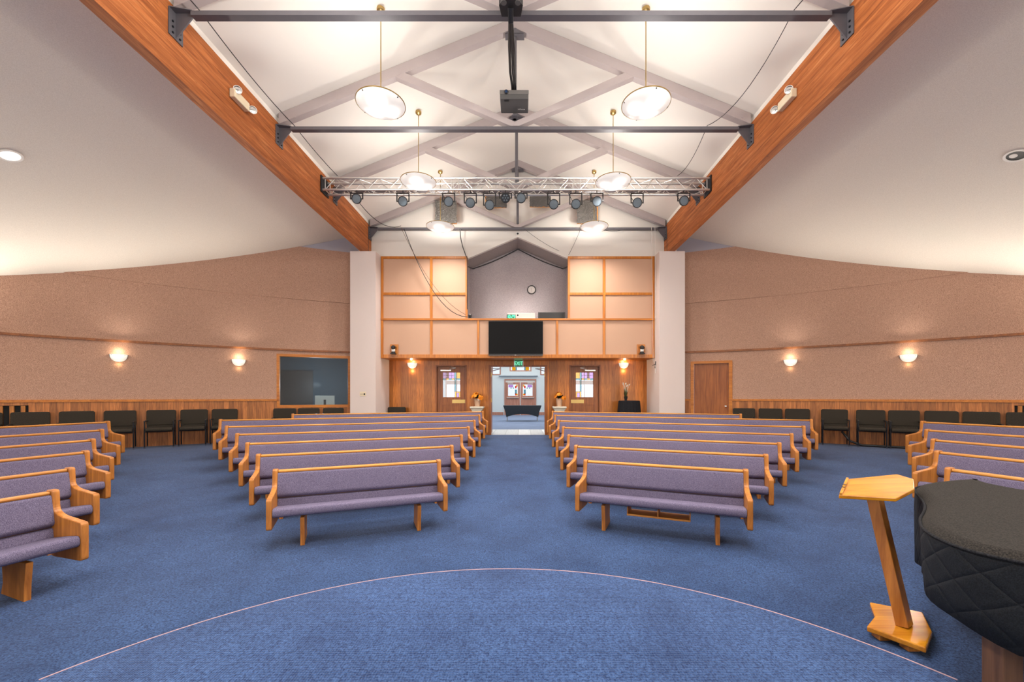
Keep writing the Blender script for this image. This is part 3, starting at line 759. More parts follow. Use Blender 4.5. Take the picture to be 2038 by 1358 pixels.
# wrapped panels hung before the gable wall
for (x0, x1, z0, z1, s, lab) in ((-2.30, -1.72, 4.87, 5.49, 0, 'plywood panel in dark crumpled sheeting, low left of the gable, above a pendant'), (-.91, -.31, 5.32, 5.77, -1, 'plywood panel in dark crumpled sheeting, high and left of the king post'),
                                 (.35, .92, 5.34, 5.77, 0, 'plywood panel in dark crumpled sheeting, high and right of the king post'), (1.68, 2.26, 4.87, 5.50, 1, 'plywood panel in dark crumpled sheeting, low right of the gable, above a pendant')):
    t = thing('wrapped_panel', lab, 'hung panel', (0, 11.6, 0), 0, 'wrapped panels hung at the gable')
    MB().box(x0, x1, .0, .05, h(z0), h(z1)).build('board', ply, t)
    mb = MB(); nx = 24; nz = 24; vs = []; fs = []
    a, b = x0 - (.012 if s != -1 else -.03), x1 + (.012 if s != 1 else -.03)
    for j in range(nz + 1):
        for i in range(nx + 1):
            vs.append((a + (b - a) * i / nx + random.uniform(-.008, .008), -.02 + random.uniform(-.006, .006), h(z0 - .01) + (z1 - z0 + .02) * j / nz + random.uniform(-.01, .01)))
    for j in range(nz):
        for i in range(nx):
            k = j * (nx + 1) + i; fs.append((k, k + 1, k + nx + 2, k + nx + 1))
    mb.add(vs, fs); o = mb.build('sheeting', sheet, t); so = o.modifiers.new('thick', 'SOLIDIFY'); so.thickness = .004
    MB().tube([((x0 + x1) / 2, .03, h(z1)), ((x0 + x1) / 2, .03, h(roof((x0 + x1) / 2) - .21))], .004, 6).build('hanger', blackm, t)

# emergency lights on the beams
for s in (-1, 1):
    t = thing('emergency_light', 'cream twin-head emergency light on the %s timber beam' % ('left' if s < 0 else 'right'), 'emergency light', (s * 4.226, 6.3, h(4.53)), 0, 'emergency lights on the beams')
    a, b = sorted((0, -s * .085)); MB().box(a, b, -.17, .17, -.065, .065).build('battery_case', cream, t, bevel=.012)
    for yy, ang in ((-.13, -25), (.22, 30)):
        mt = Matrix.Rotation(R(-s * 35), 4, 'Z') @ Matrix.Rotation(R(100), 4, 'X')
        c = (-s * .10, yy, .06 if yy < 0 else .0)
        q = MB().lathe([(0, -.05), (.03, -.045), (.052, -.01), (.058, .0), (.058, .014), (.05, .016)], c=c, mat=mt, n=18).build('lamp_head', whitep, t)
        MB().lathe([(0, .012), (.03, .012), (.05, .008)], c=c, mat=mt, n=18).build('lamp_lens', chrome, q)

# recessed downlights
for s, lit in ((-1, True), (1, False)):
    x = s * 7.45; z = h(4.76 - .39 * (7.45 - 4.39)); 
    t = thing('downlight', 'recessed round downlight %s side ceiling' % ('glowing white in the left' if lit else 'with a dark open can in the right'), 'downlight', (x, 6.1, z)); t.rotation_euler = (0, s * math.atan(.39), 0)
    MB().lathe([(.105, -.002), (.135, -.004), (.135, -.012), (.105, -.012), (.105, -.002)], n=28).build('trim_ring', whitep, t)
    if lit: MB().lathe([(0, -.006), (.106, -.006), (.106, -.003), (0, -.003)], n=28).build('diffuser', m_emit('downlight_glow', (1, .96, .9, 1), 1.6), t)
    else:
        MB().lathe([(.105, -.004), (.10, -.0035), (0, -.003)], n=28).build('can', black, t)
        MB().lathe([(0, -.006), (.045, -.006), (.045, -.004)], c=(-.02, .02, 0), n=18).build('bulb', whitep, t)

# wall sconces
def sconce(t_, label, first=None):
    p, rz = local(t_, .955, .001)
    if first: return dup(first, p, rz, label)
    t = thing('wall_sconce', label, 'wall light', p, rz, 'half bowl wall sconces')
    prof = []
    vs = []; fs = []; n = 16; m = 8; W, D, Hh = .152, .12, .165
    for j in range(m + 1):
        v = j / m; zz = -Hh * sin(v * pi / 2); k_ = cos(v * pi / 2) ** .75
        for i in range(n + 1):
            a = pi * i / n; vs.append((-W * cos(a) * k_, -D * sin(a) * k_ - .002, zz))
    for j in range(m):
        for i in range(n): k = j * (n + 1) + i; fs.append((k, k + 1, k + n + 2, k + n + 1))
    mb = MB(); mb.add(vs, fs, True); mb.build('glass_shade', sconm, t)
    mb = MB(); mb.tube([(-(W + .004) * cos(pi * i / 20), -.006, -(Hh + .003) * sin(pi * i / 20)) for i in range(21)], .005, 6); mb.build('trim_band', greyp, t)
    for x in (-.11, 0, .11): MB().lathe([(0, 0), (.006, 0), (.006, .005), (0, .005)], c=(x, -sqrt(max(0, 1 - (x / W) ** 2)) * D - .003, -.02), mat=Matrix.Rotation(R(90), 4, 'X'), n=8).build('stud', greyd, t)
    return t
s0 = sconce(-39.21, 'half bowl sconce on the left wall, the one nearer the viewer')
sconce(-30.20, 'half bowl sconce on the left wall, beside the dark window', s0)
sconce(29.75, 'half bowl sconce on the right wall, beside the plain oak door', s0)
sconce(38.82, 'half bowl sconce on the right wall, the one nearer the viewer', s0)
for s in (-1, 1):
    dup(s0, (s * 3.24, YB - .003, h(1.02)), 0, 'half bowl sconce on the wood back wall, %s' % ('left of the doors' if s < 0 else 'above the black draped table'))

# ------------------------------------------------------------------ back wall fittings
tv = thing('television', 'wide black wall television on the balcony front above the open doorway', 'television', (-.055, YF - .035, h(1.67)))
MB().box(-.78, .78, -.075, -.02, -.475, .485).build('screen_frame', black, tv, bevel=.006)
MB().box(-.77, .77, -.0775, -.0745, -.45, .475).build('screen', screen, tv)
MB().box(-.78, .78, -.07, -.02, -.505, -.478).build('lower_bezel', greyp, tv)
MB().box(-.03, .01, -.0735, -.0705, -.497, -.487).build('power_light', whitep, tv)
MB().box(-.3, .3, -.019, .003, -.3, .3).build('wall_mount', black, tv)
ex = thing('exit_sign', 'small green lit EXIT sign over the open doorway', 'exit sign', (.02, YB - .005, h(1.0)))
MB().box(-.145, .145, -.05, .0, -.11, .115).build('sign_case', alu, ex, bevel=.004)
q = MB().box(-.125, .125, -.054, -.0505, -.095, .1).build('sign_face', exit_face, ex)
text('letters', 'EXIT', .16, exit_green, q, Matrix.Translation((0, -.056, 0)) @ FRONT @ Matrix.Scale(.78, 4, (1, 0, 0)))
MB().box(-.07, .07, -.045, -.005, .115, .125).build('mount', exit_green, ex)
for s in (-1, 1):
    t = thing('tracking_camera', 'black pan-tilt camera on an oak plate at the balcony front, %s end' % ('left' if s < 0 else 'right'), 'camera', (s * 3.55, YF - .034, h(1.33)), 0, 'pan-tilt cameras')
    MB().box(-.117, .117, -.02, 0, -.165, .165).build('mounting_plate', oaktz, t)
    MB().box(-.07, .07, -.17, -.02, -.125, -.105).build('shelf', black, t)
    MB().lathe([(0, 0), (.06, 0), (.062, .03), (.045, .05), (0, .052)], c=(0, -.1, -.104), n=18).build('base', black, t)
    MB().box(-.045, .045, -.13, -.06, -.055, .02).build('yoke', whitep, t, bevel=.012)
    q = MB().lathe([(0, -.06), (.045, -.055), (.06, -.02), (.06, .03), (.045, .055), (0, .06)], c=(0, -.1, .065), mat=Matrix.Rotation(R(100), 4, 'X'), n=18).build('head', black, t)
    MB().lathe([(0, .005), (.03, .004), (.036, 0)], c=(0, -.161, .055), mat=Matrix.Rotation(R(100), 4, 'X'), n=14).build('lens', greyd, q)
    MB().tube([(.07, -.1, .08), (.085, -.08, .05), (.07, -.03, .02)], .006, 6).build('cable', black, t)
ck = thing('wall_clock', 'round white wall clock with a black rim in the grey niche', 'clock', (.42, YN - .002, h(3.317)))
rm = Matrix.Rotation(R(90), 4, 'X')
MB().lathe([(0, .02), (.115, .02), (.115, 0)], mat=rm, n=32).build('clock_face', clockface, ck)
MB().lathe([(.112, 0), (.112, .03), (.138, .03), (.138, 0)], mat=rm, n=32).build('rim', black, ck)
mb = MB(); mb.bar((0, -.023, 0), (-.012, -.023, .055), .008, .003); mb.bar((0, -.023, 0), (-.003, -.023, -.08), .006, .003); mb.build('hands', black, ck)
mb = MB()
for k in range(12):
    a = k * pi / 6; mb.bar((.088 * sin(a), -.0215, .088 * cos(a)), (.105 * sin(a), -.0215, .105 * cos(a)), .005, .002)
mb.build('hour_marks', greyd, ck)
ZB = h(2.20)
im = thing('desktop_computer', 'pale back of a desktop computer standing in the niche behind the rail', 'computer', (.10, 12.25, ZB + .002))
MB().box(-.41, .41, 0, .03, .06, .275).build('screen_back', whitep, im, bevel=.01); MB().box(-.1, .1, -.02, .1, 0, .012).build('foot', alu, im); MB().box(-.04, .04, .03, .045, .01, .12).build('stand', alu, im)
lc = thing('digital_clock', 'small digital clock with green 10:29 digits on the balcony rail', 'clock', (-.19, YF + .06, h(2.2455)))
MB().box(-.128, .128, -.02, .03, 0, .125).build('case', black, lc); 
SEG = {'0': 'abcdef', '1': 'bc', '2': 'abged', '9': 'abcdfg'}
def digit(mb, ch, x, z, w, hh, y):
    t = .014; P = {'a': (x, x + w, z + hh, 'h'), 'g': (x, x + w, z + hh / 2, 'h'), 'd': (x, x + w, z, 'h'), 'f': (x, z + hh / 2, z + hh, 'v'), 'b': (x + w, z + hh / 2, z + hh, 'v'), 'e': (x, z, z + hh / 2, 'v'), 'c': (x + w, z, z + hh / 2, 'v')}
    for s_ in SEG[ch]:
        q = P[s_]
        if q[3] == 'h': mb.box(q[0], q[1], y, y + .002, q[2] - t / 2, q[2] + t / 2)
        else: mb.box(q[0] - t / 2, q[0] + t / 2, y, y + .002, q[1], q[2])
mb = MB()
for ch, x in (('1', -.125), ('0', -.062), ('2', .014), ('9', .072)): digit(mb, ch, x, .025, .034, .078, -.0225)
mb.box(-.008, .0, -.0225, -.0205, .075, .085); mb.box(-.008, .0, -.0225, -.0205, .04, .05); mb.build('digits', led_green, lc)
wc = thing('webcam', 'tiny white webcam with a black lens beside the green digital clock', 'camera', (.0, YF + .06, h(2.2455)))
MB().box(-.025, .025, -.015, .02, 0, .14).build('stand', whitep, wc); MB().lathe([(0, .006), (.022, .004), (.024, 0)], c=(0, -.016, .105), mat=rm, n=14).build('lens', black, wc)
dm = thing('flat_monitor', 'dark monitor in a grey frame at the right end of the niche', 'monitor', (1.0, 12.2, ZB + .002))
MB().box(-.40, .40, 0, .03, .02, .29).build('frame', greyp, dm, bevel=.006); MB().box(-.37, .36, -.003, .0, .04, .27).build('screen', greyd, dm); MB().box(-.12, .12, -.06, .1, 0, .018).build('foot', greyd, dm)
wcam = thing('small_camera', 'little black camera on the balcony rail at the niche left corner', 'camera', (-1.385, YF + .06, h(2.2455)))
MB().box(-.05, .05, -.04, .04, 0, .03).build('base', black, wcam); MB().lathe([(0, -.05), (.04, -.04), (.05, 0), (.04, .04), (0, .05)], c=(0, 0, .085), n=16).build('head', black, wcam); MB().lathe([(0, .03), (.02, .025), (.028, 0)], c=(0, 0, .12), n=12).build('cap', whitep, wcam)
dc = thing('dome_camera', 'tiny white dome camera above the peak of the niche', 'camera', (0.0, YF + .028, h(4.70)))
MB().box(-.05, .05, -.025, 0, -.05, .05).build('base', whitep, dc, bevel=.006); MB().lathe([(0, .03), (.02, .022), (.03, 0)], c=(0, -.025, 0), mat=rm, n=16).build('lens', black, dc)
wp = thing('socket_plate', 'cream wall plate with round sockets on the left white pillar', 'socket', (-4.305, 11.468, h(.065)))
MB().box(-.085, .085, -.008, 0, -.06, .06).build('plate', cream, wp)
for x, r, m_ in ((-.045, .01, greyd), (-.005, .01, greyd), (.045, .024, blackm)): MB().lathe([(0, .006), (r, .005), (r, 0)], c=(x, -.008, -.005), mat=rm, n=14).build('socket', m_, wp)
cl = thing('cord_cleat', 'dark cord cleat on the inner face of the right white pillar', 'cleat', (3.948, 11.80, h(.86)))
mb = MB(); mb.bar((-.004, -.03, .14), (-.03, -.05, -.06), .02, .02); mb.bar((-.02, -.05, .06), (-.05, .12, .03), .012, .012); mb.bar((-.004, -.04, .03), (-.03, -.04, .03), .03, .02); mb.build('hook', greyd, cl)
MB().tube([(-.02, -.05, .04), (-.015, -.07, -.1), (-.02, -.05, -.2), (-.012, -.03, -.06)], .006, 6).build('coiled_cord', whitep, cl)
for i, x in enumerate((3.80, 3.86, 3.90)):
    if i == 1: continue
    zt = .98 if i == 0 else 2.2
    o = MB().tube([(x, 11.705, h(ZT + .035)), (x + .003, 11.70, h(4.6)), (x + .05 if i == 0 else x + .025, 11.70, h(zt))], .0045, 6).build('pull_cord', whitep)
    tag(o, 'white pull cord hanging from the tie bar to the cleat on the right pillar' if i == 0 else 'shorter white pull cord hanging beside the long one at right pillar', 'cord')

# cables along the beams and drooping to the niche
def cable(name, pts, r, label, m=black):
    o = MB().tube(pts, r, 6).build(name, m); tag(o, label, 'cable'); return o
def chain(*P, drops):
    out = []
    for a, b, d in zip(P, P[1:], drops): out += sag(a, b, d, 12)[:-1]
    return out + [Vector(P[-1])]
zt = h(ZT + .07)
cable('hanging_cable', chain((-3.93, 2.6, zt), (-3.92, FR[0], zt), (-3.95, FR[1], zt), (-3.88, 8.95, h(4.79)), drops=(.03, .06, .03)), .007, 'dark cable stretched beside the left timber beam along the trusses')
cable('hanging_cable', chain((3.62, 2.6, zt), (3.55, FR[0], zt), (3.45, FR[1], zt), (3.5, 8.95, h(4.79)), drops=(.1, .25, .15)), .006, 'dark cable sagging beside the right timber beam along the trusses')
cable('hanging_cable', chain((-3.60, 9.22, h(4.45)), (-3.30, 11.65, h(4.82)), drops=(.25,)), .008, 'black cable drooping from the silver truss to the far left tie bar')
cable('hanging_cable', chain((-3.22, 11.68, h(4.75)), (-1.44, 11.78, h(2.27)), drops=(.62,)), .010, 'thick black cable drooping in a deep curve across the peach panels')
cable('hanging_cable', chain((-3.28, 11.60, h(4.75)), (-1.46, 11.70, h(2.31)), drops=(.40,)), .006, 'thin brown cable hanging above the thick one across the peach panels', m_plain('brown_cable', srgb(92, 58, 36), .6))
cable('hanging_cable', [(-1.63, 11.66, h(4.75)), (-1.63, 11.72, h(4.55)), (-1.58, 11.82, h(4.3)), (-1.50, 11.84, h(4.07)), (-1.455, 11.83, h(3.98)), (-1.45, 11.845, h(3.4)), (-1.45, 11.85, h(2.5))], .012, 'black cable dropping from the tie bar down the left edge of the niche')
cable('hanging_cable', chain((1.79, 11.66, h(4.75)), (1.46, 11.84, h(4.06)), drops=(.03,)), .006, 'grey cable dropping from the tie bar to the right shoulder of the niche', greyp)
cable('hanging_cable', chain((.18, 11.66, h(4.75)), (1.2, 11.90, h(4.2)), drops=(.05,)), .005, 'thin grey cable slanting over the right slope of the niche roof', greyp)
cable('hanging_cable', chain((2.36, 11.70, h(4.745)), (3.06, 11.70, h(4.745)), drops=(.06,)), .004, 'loop of thin cable slung under the far tie bar', greyp)
cable('floor_cable', [wallp(33.9, 0, .36) - Vector((0, 0, h(0) - FZ - .34)), wallp(34.5, 0, .42) - Vector((0, 0, h(0) - FZ - .12)), wallp(35.4, 0, .40) - Vector((0, 0, h(0) - FZ - .035)), wallp(36.8, 0, .36) - Vector((0, 0, h(0) - FZ - .03)), wallp(38.6, 0, .34) - Vector((0, 0, h(0) - FZ - .03)), wallp(41, 0, .38) - Vector((0, 0, h(0) - FZ - .03))], .026, 'bundle of black cable lying on the carpet behind the right wall chairs')

# pedestals with flowers, draped table
def flowers(x, label, plabel, seed):
    rnd = random.Random(seed)
    pd = thing('flower_pedestal', plabel, 'pedestal', (x, 12.28, FZ + .001), 0, 'pale stone pedestals by the doorway')
    MB().box(-.20, .20, -.20, .20, .83, .88).build('capital', stone, pd, bevel=.012)
    MB().prism([(-.19, .83), (.19, .83), (.15, .77), (-.15, .77)], -.15, .15, 'y').build('moulding', stone, pd)
    MB().box(-.14, .14, -.14, .14, .1, .77).build('shaft', stone, pd); MB().box(-.18, .18, -.18, .18, 0, .1).build('plinth', stone, pd, bevel=.01)
    f = thing('flower_pot', label, 'potted flowers', (x, 12.28, FZ + .883), 0, 'orange flowers on pedestals')
    MB().lathe([(0, 0), (.07, 0), (.098, .2), (.104, .235), (.092, .235), (.085, .2), (0, .19)], n=20).build('pot', potm, f)
    if seed == 1: MB().lathe([(0, .05), (.02, .04), (.035, .0), (.01, -.03), (0, -.03)], c=(.05, -.085, .2), mat=Matrix.Rotation(R(60), 4, 'X'), n=8).build('white_tag', lily, f)
    mb = MB()
    for k in range(60):
        a = rnd.uniform(0, 2 * pi); e = rnd.uniform(-.25, .9); d = Vector((cos(a) * cos(e), sin(a) * cos(e), sin(e))); p = Vector((0, 0, .24)); l = rnd.uniform(.1, .21)
        q = p + d * l; n = d.cross(Vector((0, 0, 1))).normalized() * .025
        mb.add([p, p.lerp(q, .55) + n, q, p.lerp(q, .55) - n], [(0, 1, 2, 3)])
    mb.build('leaves', leafm, f)
    mb = MB(); heads = []
    for k in range(26):
        a = rnd.uniform(0, 2 * pi); e = rnd.uniform(-.15, 1.45); d = Vector((cos(a) * cos(e), sin(a) * cos(e), sin(e) * .85)); q = Vector((0, 0, .25)) + d * rnd.uniform(.13, .20)
        for j in range(9):
            b = j * 2 * pi / 9 + rnd.random(); u = d.cross(Vector((0.3, .2, 1))).normalized(); v = d.cross(u)
            r_ = rnd.uniform(.045, .062); o = u * cos(b) + v * sin(b); w = d.cross(o) * .024
            mb.add([q, q + o * r_ * .6 + w + d * .012, q + o * r_ + d * .004, q + o * r_ * .6 - w + d * .012], [(0, 1, 2, 3)])
        mb.lathe([(0, .018), (.013, .01), (.016, 0)], c=tuple(q), n=6)
    mb.build('blossoms', petal, f)
flowers(-1.21, 'orange flowers in a pale pot left of the open doorway', 'pale stone pedestal left of the open doorway', 1)
flowers(1.235, 'orange flowers in a pale pot right of the open doorway', 'pale stone pedestal right of the open doorway', 2)
dt = thing('draped_table', 'tall round table under a black pleated cloth by the right pillar', 'table', (3.29, 12.18, FZ + .001))
MB().lathe([(0, 1.05), (.30, 1.05), (.30, 1.03), (0, 1.03)], n=28).build('tabletop', black, dt); MB().lathe([(0, 0), (.2, 0), (.2, .02), (.03, .03), (.03, 1.03), (0, 1.03)], n=16).build('stem', black, dt)
vs = []; fs = []; n = 120
for j, (z, r, am) in enumerate(((1.056, .0, 0), (1.056, .295, 0), (1.045, .307, .002), (.9, .315, .008), (.5, .34, .016), (.02, .362, .022))):
    for k in range(n):
        a = 2 * pi * k / n; rr = r + am * sin(a * 20 + .5 * sin(a * 3)); vs.append((rr * cos(a), rr * sin(a), z))
for j in range(5):
    for k in range(n): fs.append((j * n + k, j * n + (k + 1) % n, (j + 1) * n + (k + 1) % n, (j + 1) * n + k))
mb = MB(); mb.add(vs, fs, True); tc = mb.build('tablecloth', clothm); tc.location = (3.29, 12.18, FZ + .002); tag(tc, 'black pleated cloth draped to the floor over the tall round table', 'tablecloth')
vp = thing('lily_plant', 'black vase with reedy leaves and white lilies on the black draped table', 'potted plant', (3.19, 12.18, FZ + 1.060))
MB().lathe([(0, 0), (.035, 0), (.06, .12), (.055, .12), (0, .1)], n=16).build('vase', black, vp)
mb = MB(); rnd = random.Random(5)
for k in range(70):
    a = rnd.uniform(0, 2 * pi); l = rnd.uniform(.18, .40); sp_ = rnd.uniform(.02, .24) * (1 if k % 3 else .3)
    P = [Vector((.02 * cos(a), .02 * sin(a), .1)) + Vector((cos(a) * sp_ * t_ * t_, sin(a) * sp_ * t_ * t_, l * t_ - (sp_ * .9) * t_ ** 3)) for t_ in (0, .25, .5, .75, 1)]
    w = Vector((-sin(a), cos(a), 0)) * .006
    vs = []; 
    for i_, p_ in enumerate(P): ww = w * (1 - i_ / 4.5); vs += [p_ - ww, p_ + ww]
    mb.add(vs, [(2 * i_, 2 * i_ + 1, 2 * i_ + 3, 2 * i_ + 2) for i_ in range(4)])
mb.build('reed_leaves', reed, vp)
mb = MB()
for k in range(30):
    a = rnd.uniform(0, 2 * pi); b = Vector((.02 * cos(a), .02 * sin(a), .08)); q = b + Vector((cos(a) * .05, sin(a) * .05, rnd.uniform(.1, .3))); w = Vector((-sin(a), cos(a), 0)) * .012
    mb.add([b - w, b + w, q], [(0, 1, 2)])
mb.build('dark_leaves', leafm, vp)
mb = MB()
for (x, z, tl) in ((-.05, .42, -.5), (-.02, .45, .3), (-.0, .38, .6), (.08, .42, .5), (.05, .40, -.2), (-.07, .46, -.2)):
    mb.tube([(0, 0, .1), (x * .5, 0, .25), (x, -.01, z)], .004, 5)
    for j in range(5):
        b = j * 2 * pi / 5; d = Vector((sin(tl) * .08 + cos(b) * .025, sin(b) * .025, .075)); p_ = Vector((x, -.01, z)); w = Vector((-sin(b), cos(b), 0)) * .012
        mb.add([p_, p_ + d * .6 + w, p_ + d, p_ + d * .6 - w], [(0, 1, 2, 3)])
mb.build('lilies', lily, vp)

# ------------------------------------------------------------------ foyer beyond the doorway
FY = 25.9; FX = 4.75
mb = MB(); mb.box(-FX, FX, YB + .021, 14.7, FZ - .04, FZ); struct('floor_foyer_tile', mb, tile)
mb = MB(); mb.box(-FX, FX, 14.7, FY + .3, FZ - .04, FZ); struct('floor_foyer', mb, foy_carpet)
mb = MB(); ZC2 = h(2.9)
wins = [(-4.65, -2.7, h(-.5), h(1.55)), (2.75, 4.65, h(-.5), h(1.55)), (-.62, .645, h(1.61), h(2.25)), (-1.75, -1.28, h(1.38), h(2.1)), (1.30, 1.75, h(1.38), h(2.1))]
xs_ = sorted({-FX, FX, -1.0, 1.0} | {w_[0] for w_ in wins} | {w_[1] for w_ in wins}); zs_ = sorted({FZ, ZC2, h(1.07)} | {w_[2] for w_ in wins} | {w_[3] for w_ in wins})
for xa, xb in zip(xs_, xs_[1:]):
    za = None
    for z0_, z1_ in zip(zs_, zs_[1:]):
        mx, mz = (xa + xb) / 2, (z0_ + z1_) / 2
        hole = any(w_[0] < mx < w_[1] and w_[2] < mz < w_[3] for w_ in wins) or (abs(mx) < 1.0 and mz < h(1.07))
        if not hole: mb.box(xa, xb, FY, FY + .15, z0_, z1_)
mb.box(-FX - .1, -FX, YB + .15, FY + .15, FZ, ZC2); mb.box(FX, FX + .1, YB + .15, FY + .15, FZ, ZC2)
mb.box(-FX, -3.95, YB + .02, YB + .15, FZ, ZC2); mb.box(3.95, FX, YB + .02, YB + .15, FZ, ZC2); mb.box(-3.95, 3.95, YB + .27, YB + .32, h(1.0), ZC2)
struct('wall_foyer', mb, foy_wall)
mb = MB(); mb.box(-FX, FX, YB + .27, FY + .15, ZC2, ZC2 + .1); struct('ceiling_foyer', mb, foy_wall)
mb = MB(); mb.prism([(-1.35, h(1.28)), (1.1, h(1.28)), (.65, h(1.55)), (-.85, h(1.55))], FY - .22, FY, 'y'); struct('trim_6', mb, foy_wall)
mb = MB(); mb.box(-FX, -1.06, FY - .02, FY, FZ, FZ + .19); mb.box(1.06, FX, FY - .02, FY, FZ, FZ + .19); struct('baseboard_foyer', mb, foy_wood)
for i, w_ in enumerate(wins):
    e = bpy.data.objects.new('window_%d' % (2 + i), None); COL.objects.link(e); e['kind'] = 'structure'
    mb = MB(); fr(mb, w_[0] - .05, w_[1] + .05, w_[2] - .05, w_[3] + .05, .07, FY - .02, FY + .1)
    if i < 2:
        for k in (1, 2): xm = w_[0] + (w_[1] - w_[0]) * k / 3; mb.box(xm - .025, xm + .025, FY, FY + .08, w_[2], w_[3])
        mb.box(w_[0], w_[1], FY, FY + .08, h(.74), h(.98))
    mb.build('window_frame', foy_wood, e)
    MB().box(w_[0], w_[1], FY + .09, FY + .094, w_[2], w_[3]).build('pane', gl_clear, e)
    if i == 2:
        for a, b, m_ in ((-.52, -.30, gl_yellow), (.33, .55, gl_yellow), (-.30, -.22, gl_teal), (.25, .33, gl_teal)): MB().box(a, b, FY + .08, .085 + FY, w_[2] + .02, h(2.25)).build('pane', m_, e)
e = bpy.data.objects.new('door_5', None); COL.objects.link(e); e['kind'] = 'structure'
mb = MB(); mb.box(-1.0, -.93, FY - .05, FY + .15, FZ, h(1.07)); mb.box(.93, 1.0, FY - .05, FY + .15, FZ, h(1.07)); mb.box(-.93, .93, FY - .05, FY + .15, h(1.0), h(1.07)); mb.build('door_frame', foy_wood, e)
MB().box(-.93, .93, FY + .03, FY + .1, h(.87), h(.995)).build('transom_bar', alu, e)
for s in (-1, 1):
    lf = MB(); X = lambda u: s * u
    def bx_(u0, u1, z0, z1, y0=FY + .03, y1=FY + .08, m_=lf):
        a, b = sorted((X(u0), X(u1))); m_.box(a, b, y0, y1, z0, z1)
    bx_(.03, .16, FZ, h(.87)); bx_(.77, .925, FZ, h(.87)); bx_(.16, .77, h(.74), h(.87)); bx_(.16, .77, h(-.14), h(.02)); bx_(.16, .77, FZ, FZ + .22); bx_(.16, .77, FZ + .22, h(-.14), FY + .045, FY + .07)
    L = lf.build('door_leaf', foy_wood, e)
    def pn(u0, u1, z0, z1, m_): a, b = sorted((X(u0), X(u1))); MB().box(a, b, FY + .05, FY + .055, h(z0), h(z1)).build('pane', m_, L)
    pn(.16, .77, .02, .74, gl_clear)
    for u0, u1, z0, z1, m_ in ((.17, .26, .60, .73, gl_yellow), (.24, .33, .50, .66, gl_red), (.22, .34, .14, .42, gl_teal), (.17, .26, .05, .16, gl_yellow), (.26, .33, .05, .18, gl_red), (.45, .74, .56, .72, gl_purple), (.4, .47, .48, .55, gl_teal), (.55, .62, .48, .55, gl_teal)):
        a, b = sorted((X(u0), X(u1))); MB().box(a, b, FY + .043, FY + .046, h(z0), h(z1)).build('pane', m_, L)
    q = MB(); bx_(.1, .85, h(-.12), h(-.07), FY - .04, FY + .0, q); bx_(.1, .14, h(-.12), h(-.07), FY, FY + .03, q); bx_(.81, .85, h(-.12), h(-.07), FY, FY + .03, q); q.build('push_bar', alu, L)
    q = MB(); bx_(.45, .8, h(.80), h(.85), FY - .02, FY + .03, q); q.build('door_closer', alu, L)
MB().box(-.028, .028, FY + .02, FY + .09, FZ, h(.87)).build('mullion', alu, e)
ft = thing('folding_table', 'folding table in a dark stretch cover out in the foyer', 'table', (.13, 19.7, FZ + .001))
MB().box(-.88, .88, -.36, .36, .70, .735).build('tabletop', greyp, ft)
for x in (-.72, .72):
    for y in (-.28, .28): MB().tube([(x, y, 0), (x, y, .70)], .018, 8).build('leg', alu, ft)
mb = MB(); n = 24
for y in (-.375, .375):
    vs = []; fs = []
    for k in range(n + 1):
        u = -1 + 2 * k / n; zb = .20 + .15 * (1 - u * u) ; 
        vs += [(.90 * u, y, .74), (.80 * u, y * .94, .45), (.75 * u, y * .9, zb)]
    for k in range(n):
        for j in range(2): fs.append((3 * k + j, 3 * k + j + 1, 3 * k + 4 + j, 3 * k + 3 + j))
    mb.add(vs, fs, True)
for s in (-1, 1): mb.add([(s * .90, -.375, .74), (s * .90, .375, .74), (s * .80, .352, .45), (s * .80, -.352, .45), (s * .75, .3375, .20), (s * .75, -.3375, .20)], [(0, 1, 2, 3), (3, 2, 4, 5)], True)
mb.add([(-.90, -.375, .741), (.90, -.375, .741), (.90, .375, .741), (-.90, .375, .741)], [(0, 1, 2, 3)])
o = mb.build('stretch_cover', stretch); o.location = (.13, 19.7, FZ + .001); tag(o, 'dark stretch cover pulled over the foyer table', 'tablecloth')

# ------------------------------------------------------------------ pews
def cround(pts, r, n=4):
    """round the corners listed by radius r[i] (0 = keep)"""
    out = []
    N = len(pts)
    for i, p in enumerate(pts):
        if not r[i]: out.append(p); continue
        a, b = Vector(pts[i - 1]), Vector(pts[(i + 1) % N]); p_ = Vector(p)
        u = (a - p_); v = (b - p_); k = min(r[i], u.length * .48, v.length * .48); A = p_ + u.normalized() * k; B = p_ + v.normalized() * k
        for j in range(n + 1):
            t = j / n; q = A * (1 - t) ** 2 + p_ * 2 * t * (1 - t) + B * t * t; out.append((q.x, q.y))
    return out
END_P = cround([(.04, .80), (-.055, .80), (-.065, .615), (-.16, .575), (-.465, .54), (-.465, .205), (-.03, .205)], [.03, .03, .06, .08, .03, .03, .05])
BACK_P = cround([(-.005, .755), (-.05, .755), (-.102, .50), (-.05, .468), (-.038, .468)], [0, .03, .05, .01, 0])
LOW_P = cround([(-.04, .464), (-.074, .460), (-.088, .36), (-.05, .35)], [0, .02, .01, 0])
SEAT_P = cround([(-.05, .31), (-.05, .372), (-.12, .385), (-.33, .418), (-.455, .432), (-.46, .345), (-.40, .322)], [0, .02, .05, .08, .05, .04, .03])
end_me = leg_me = None
pew_groups = {}
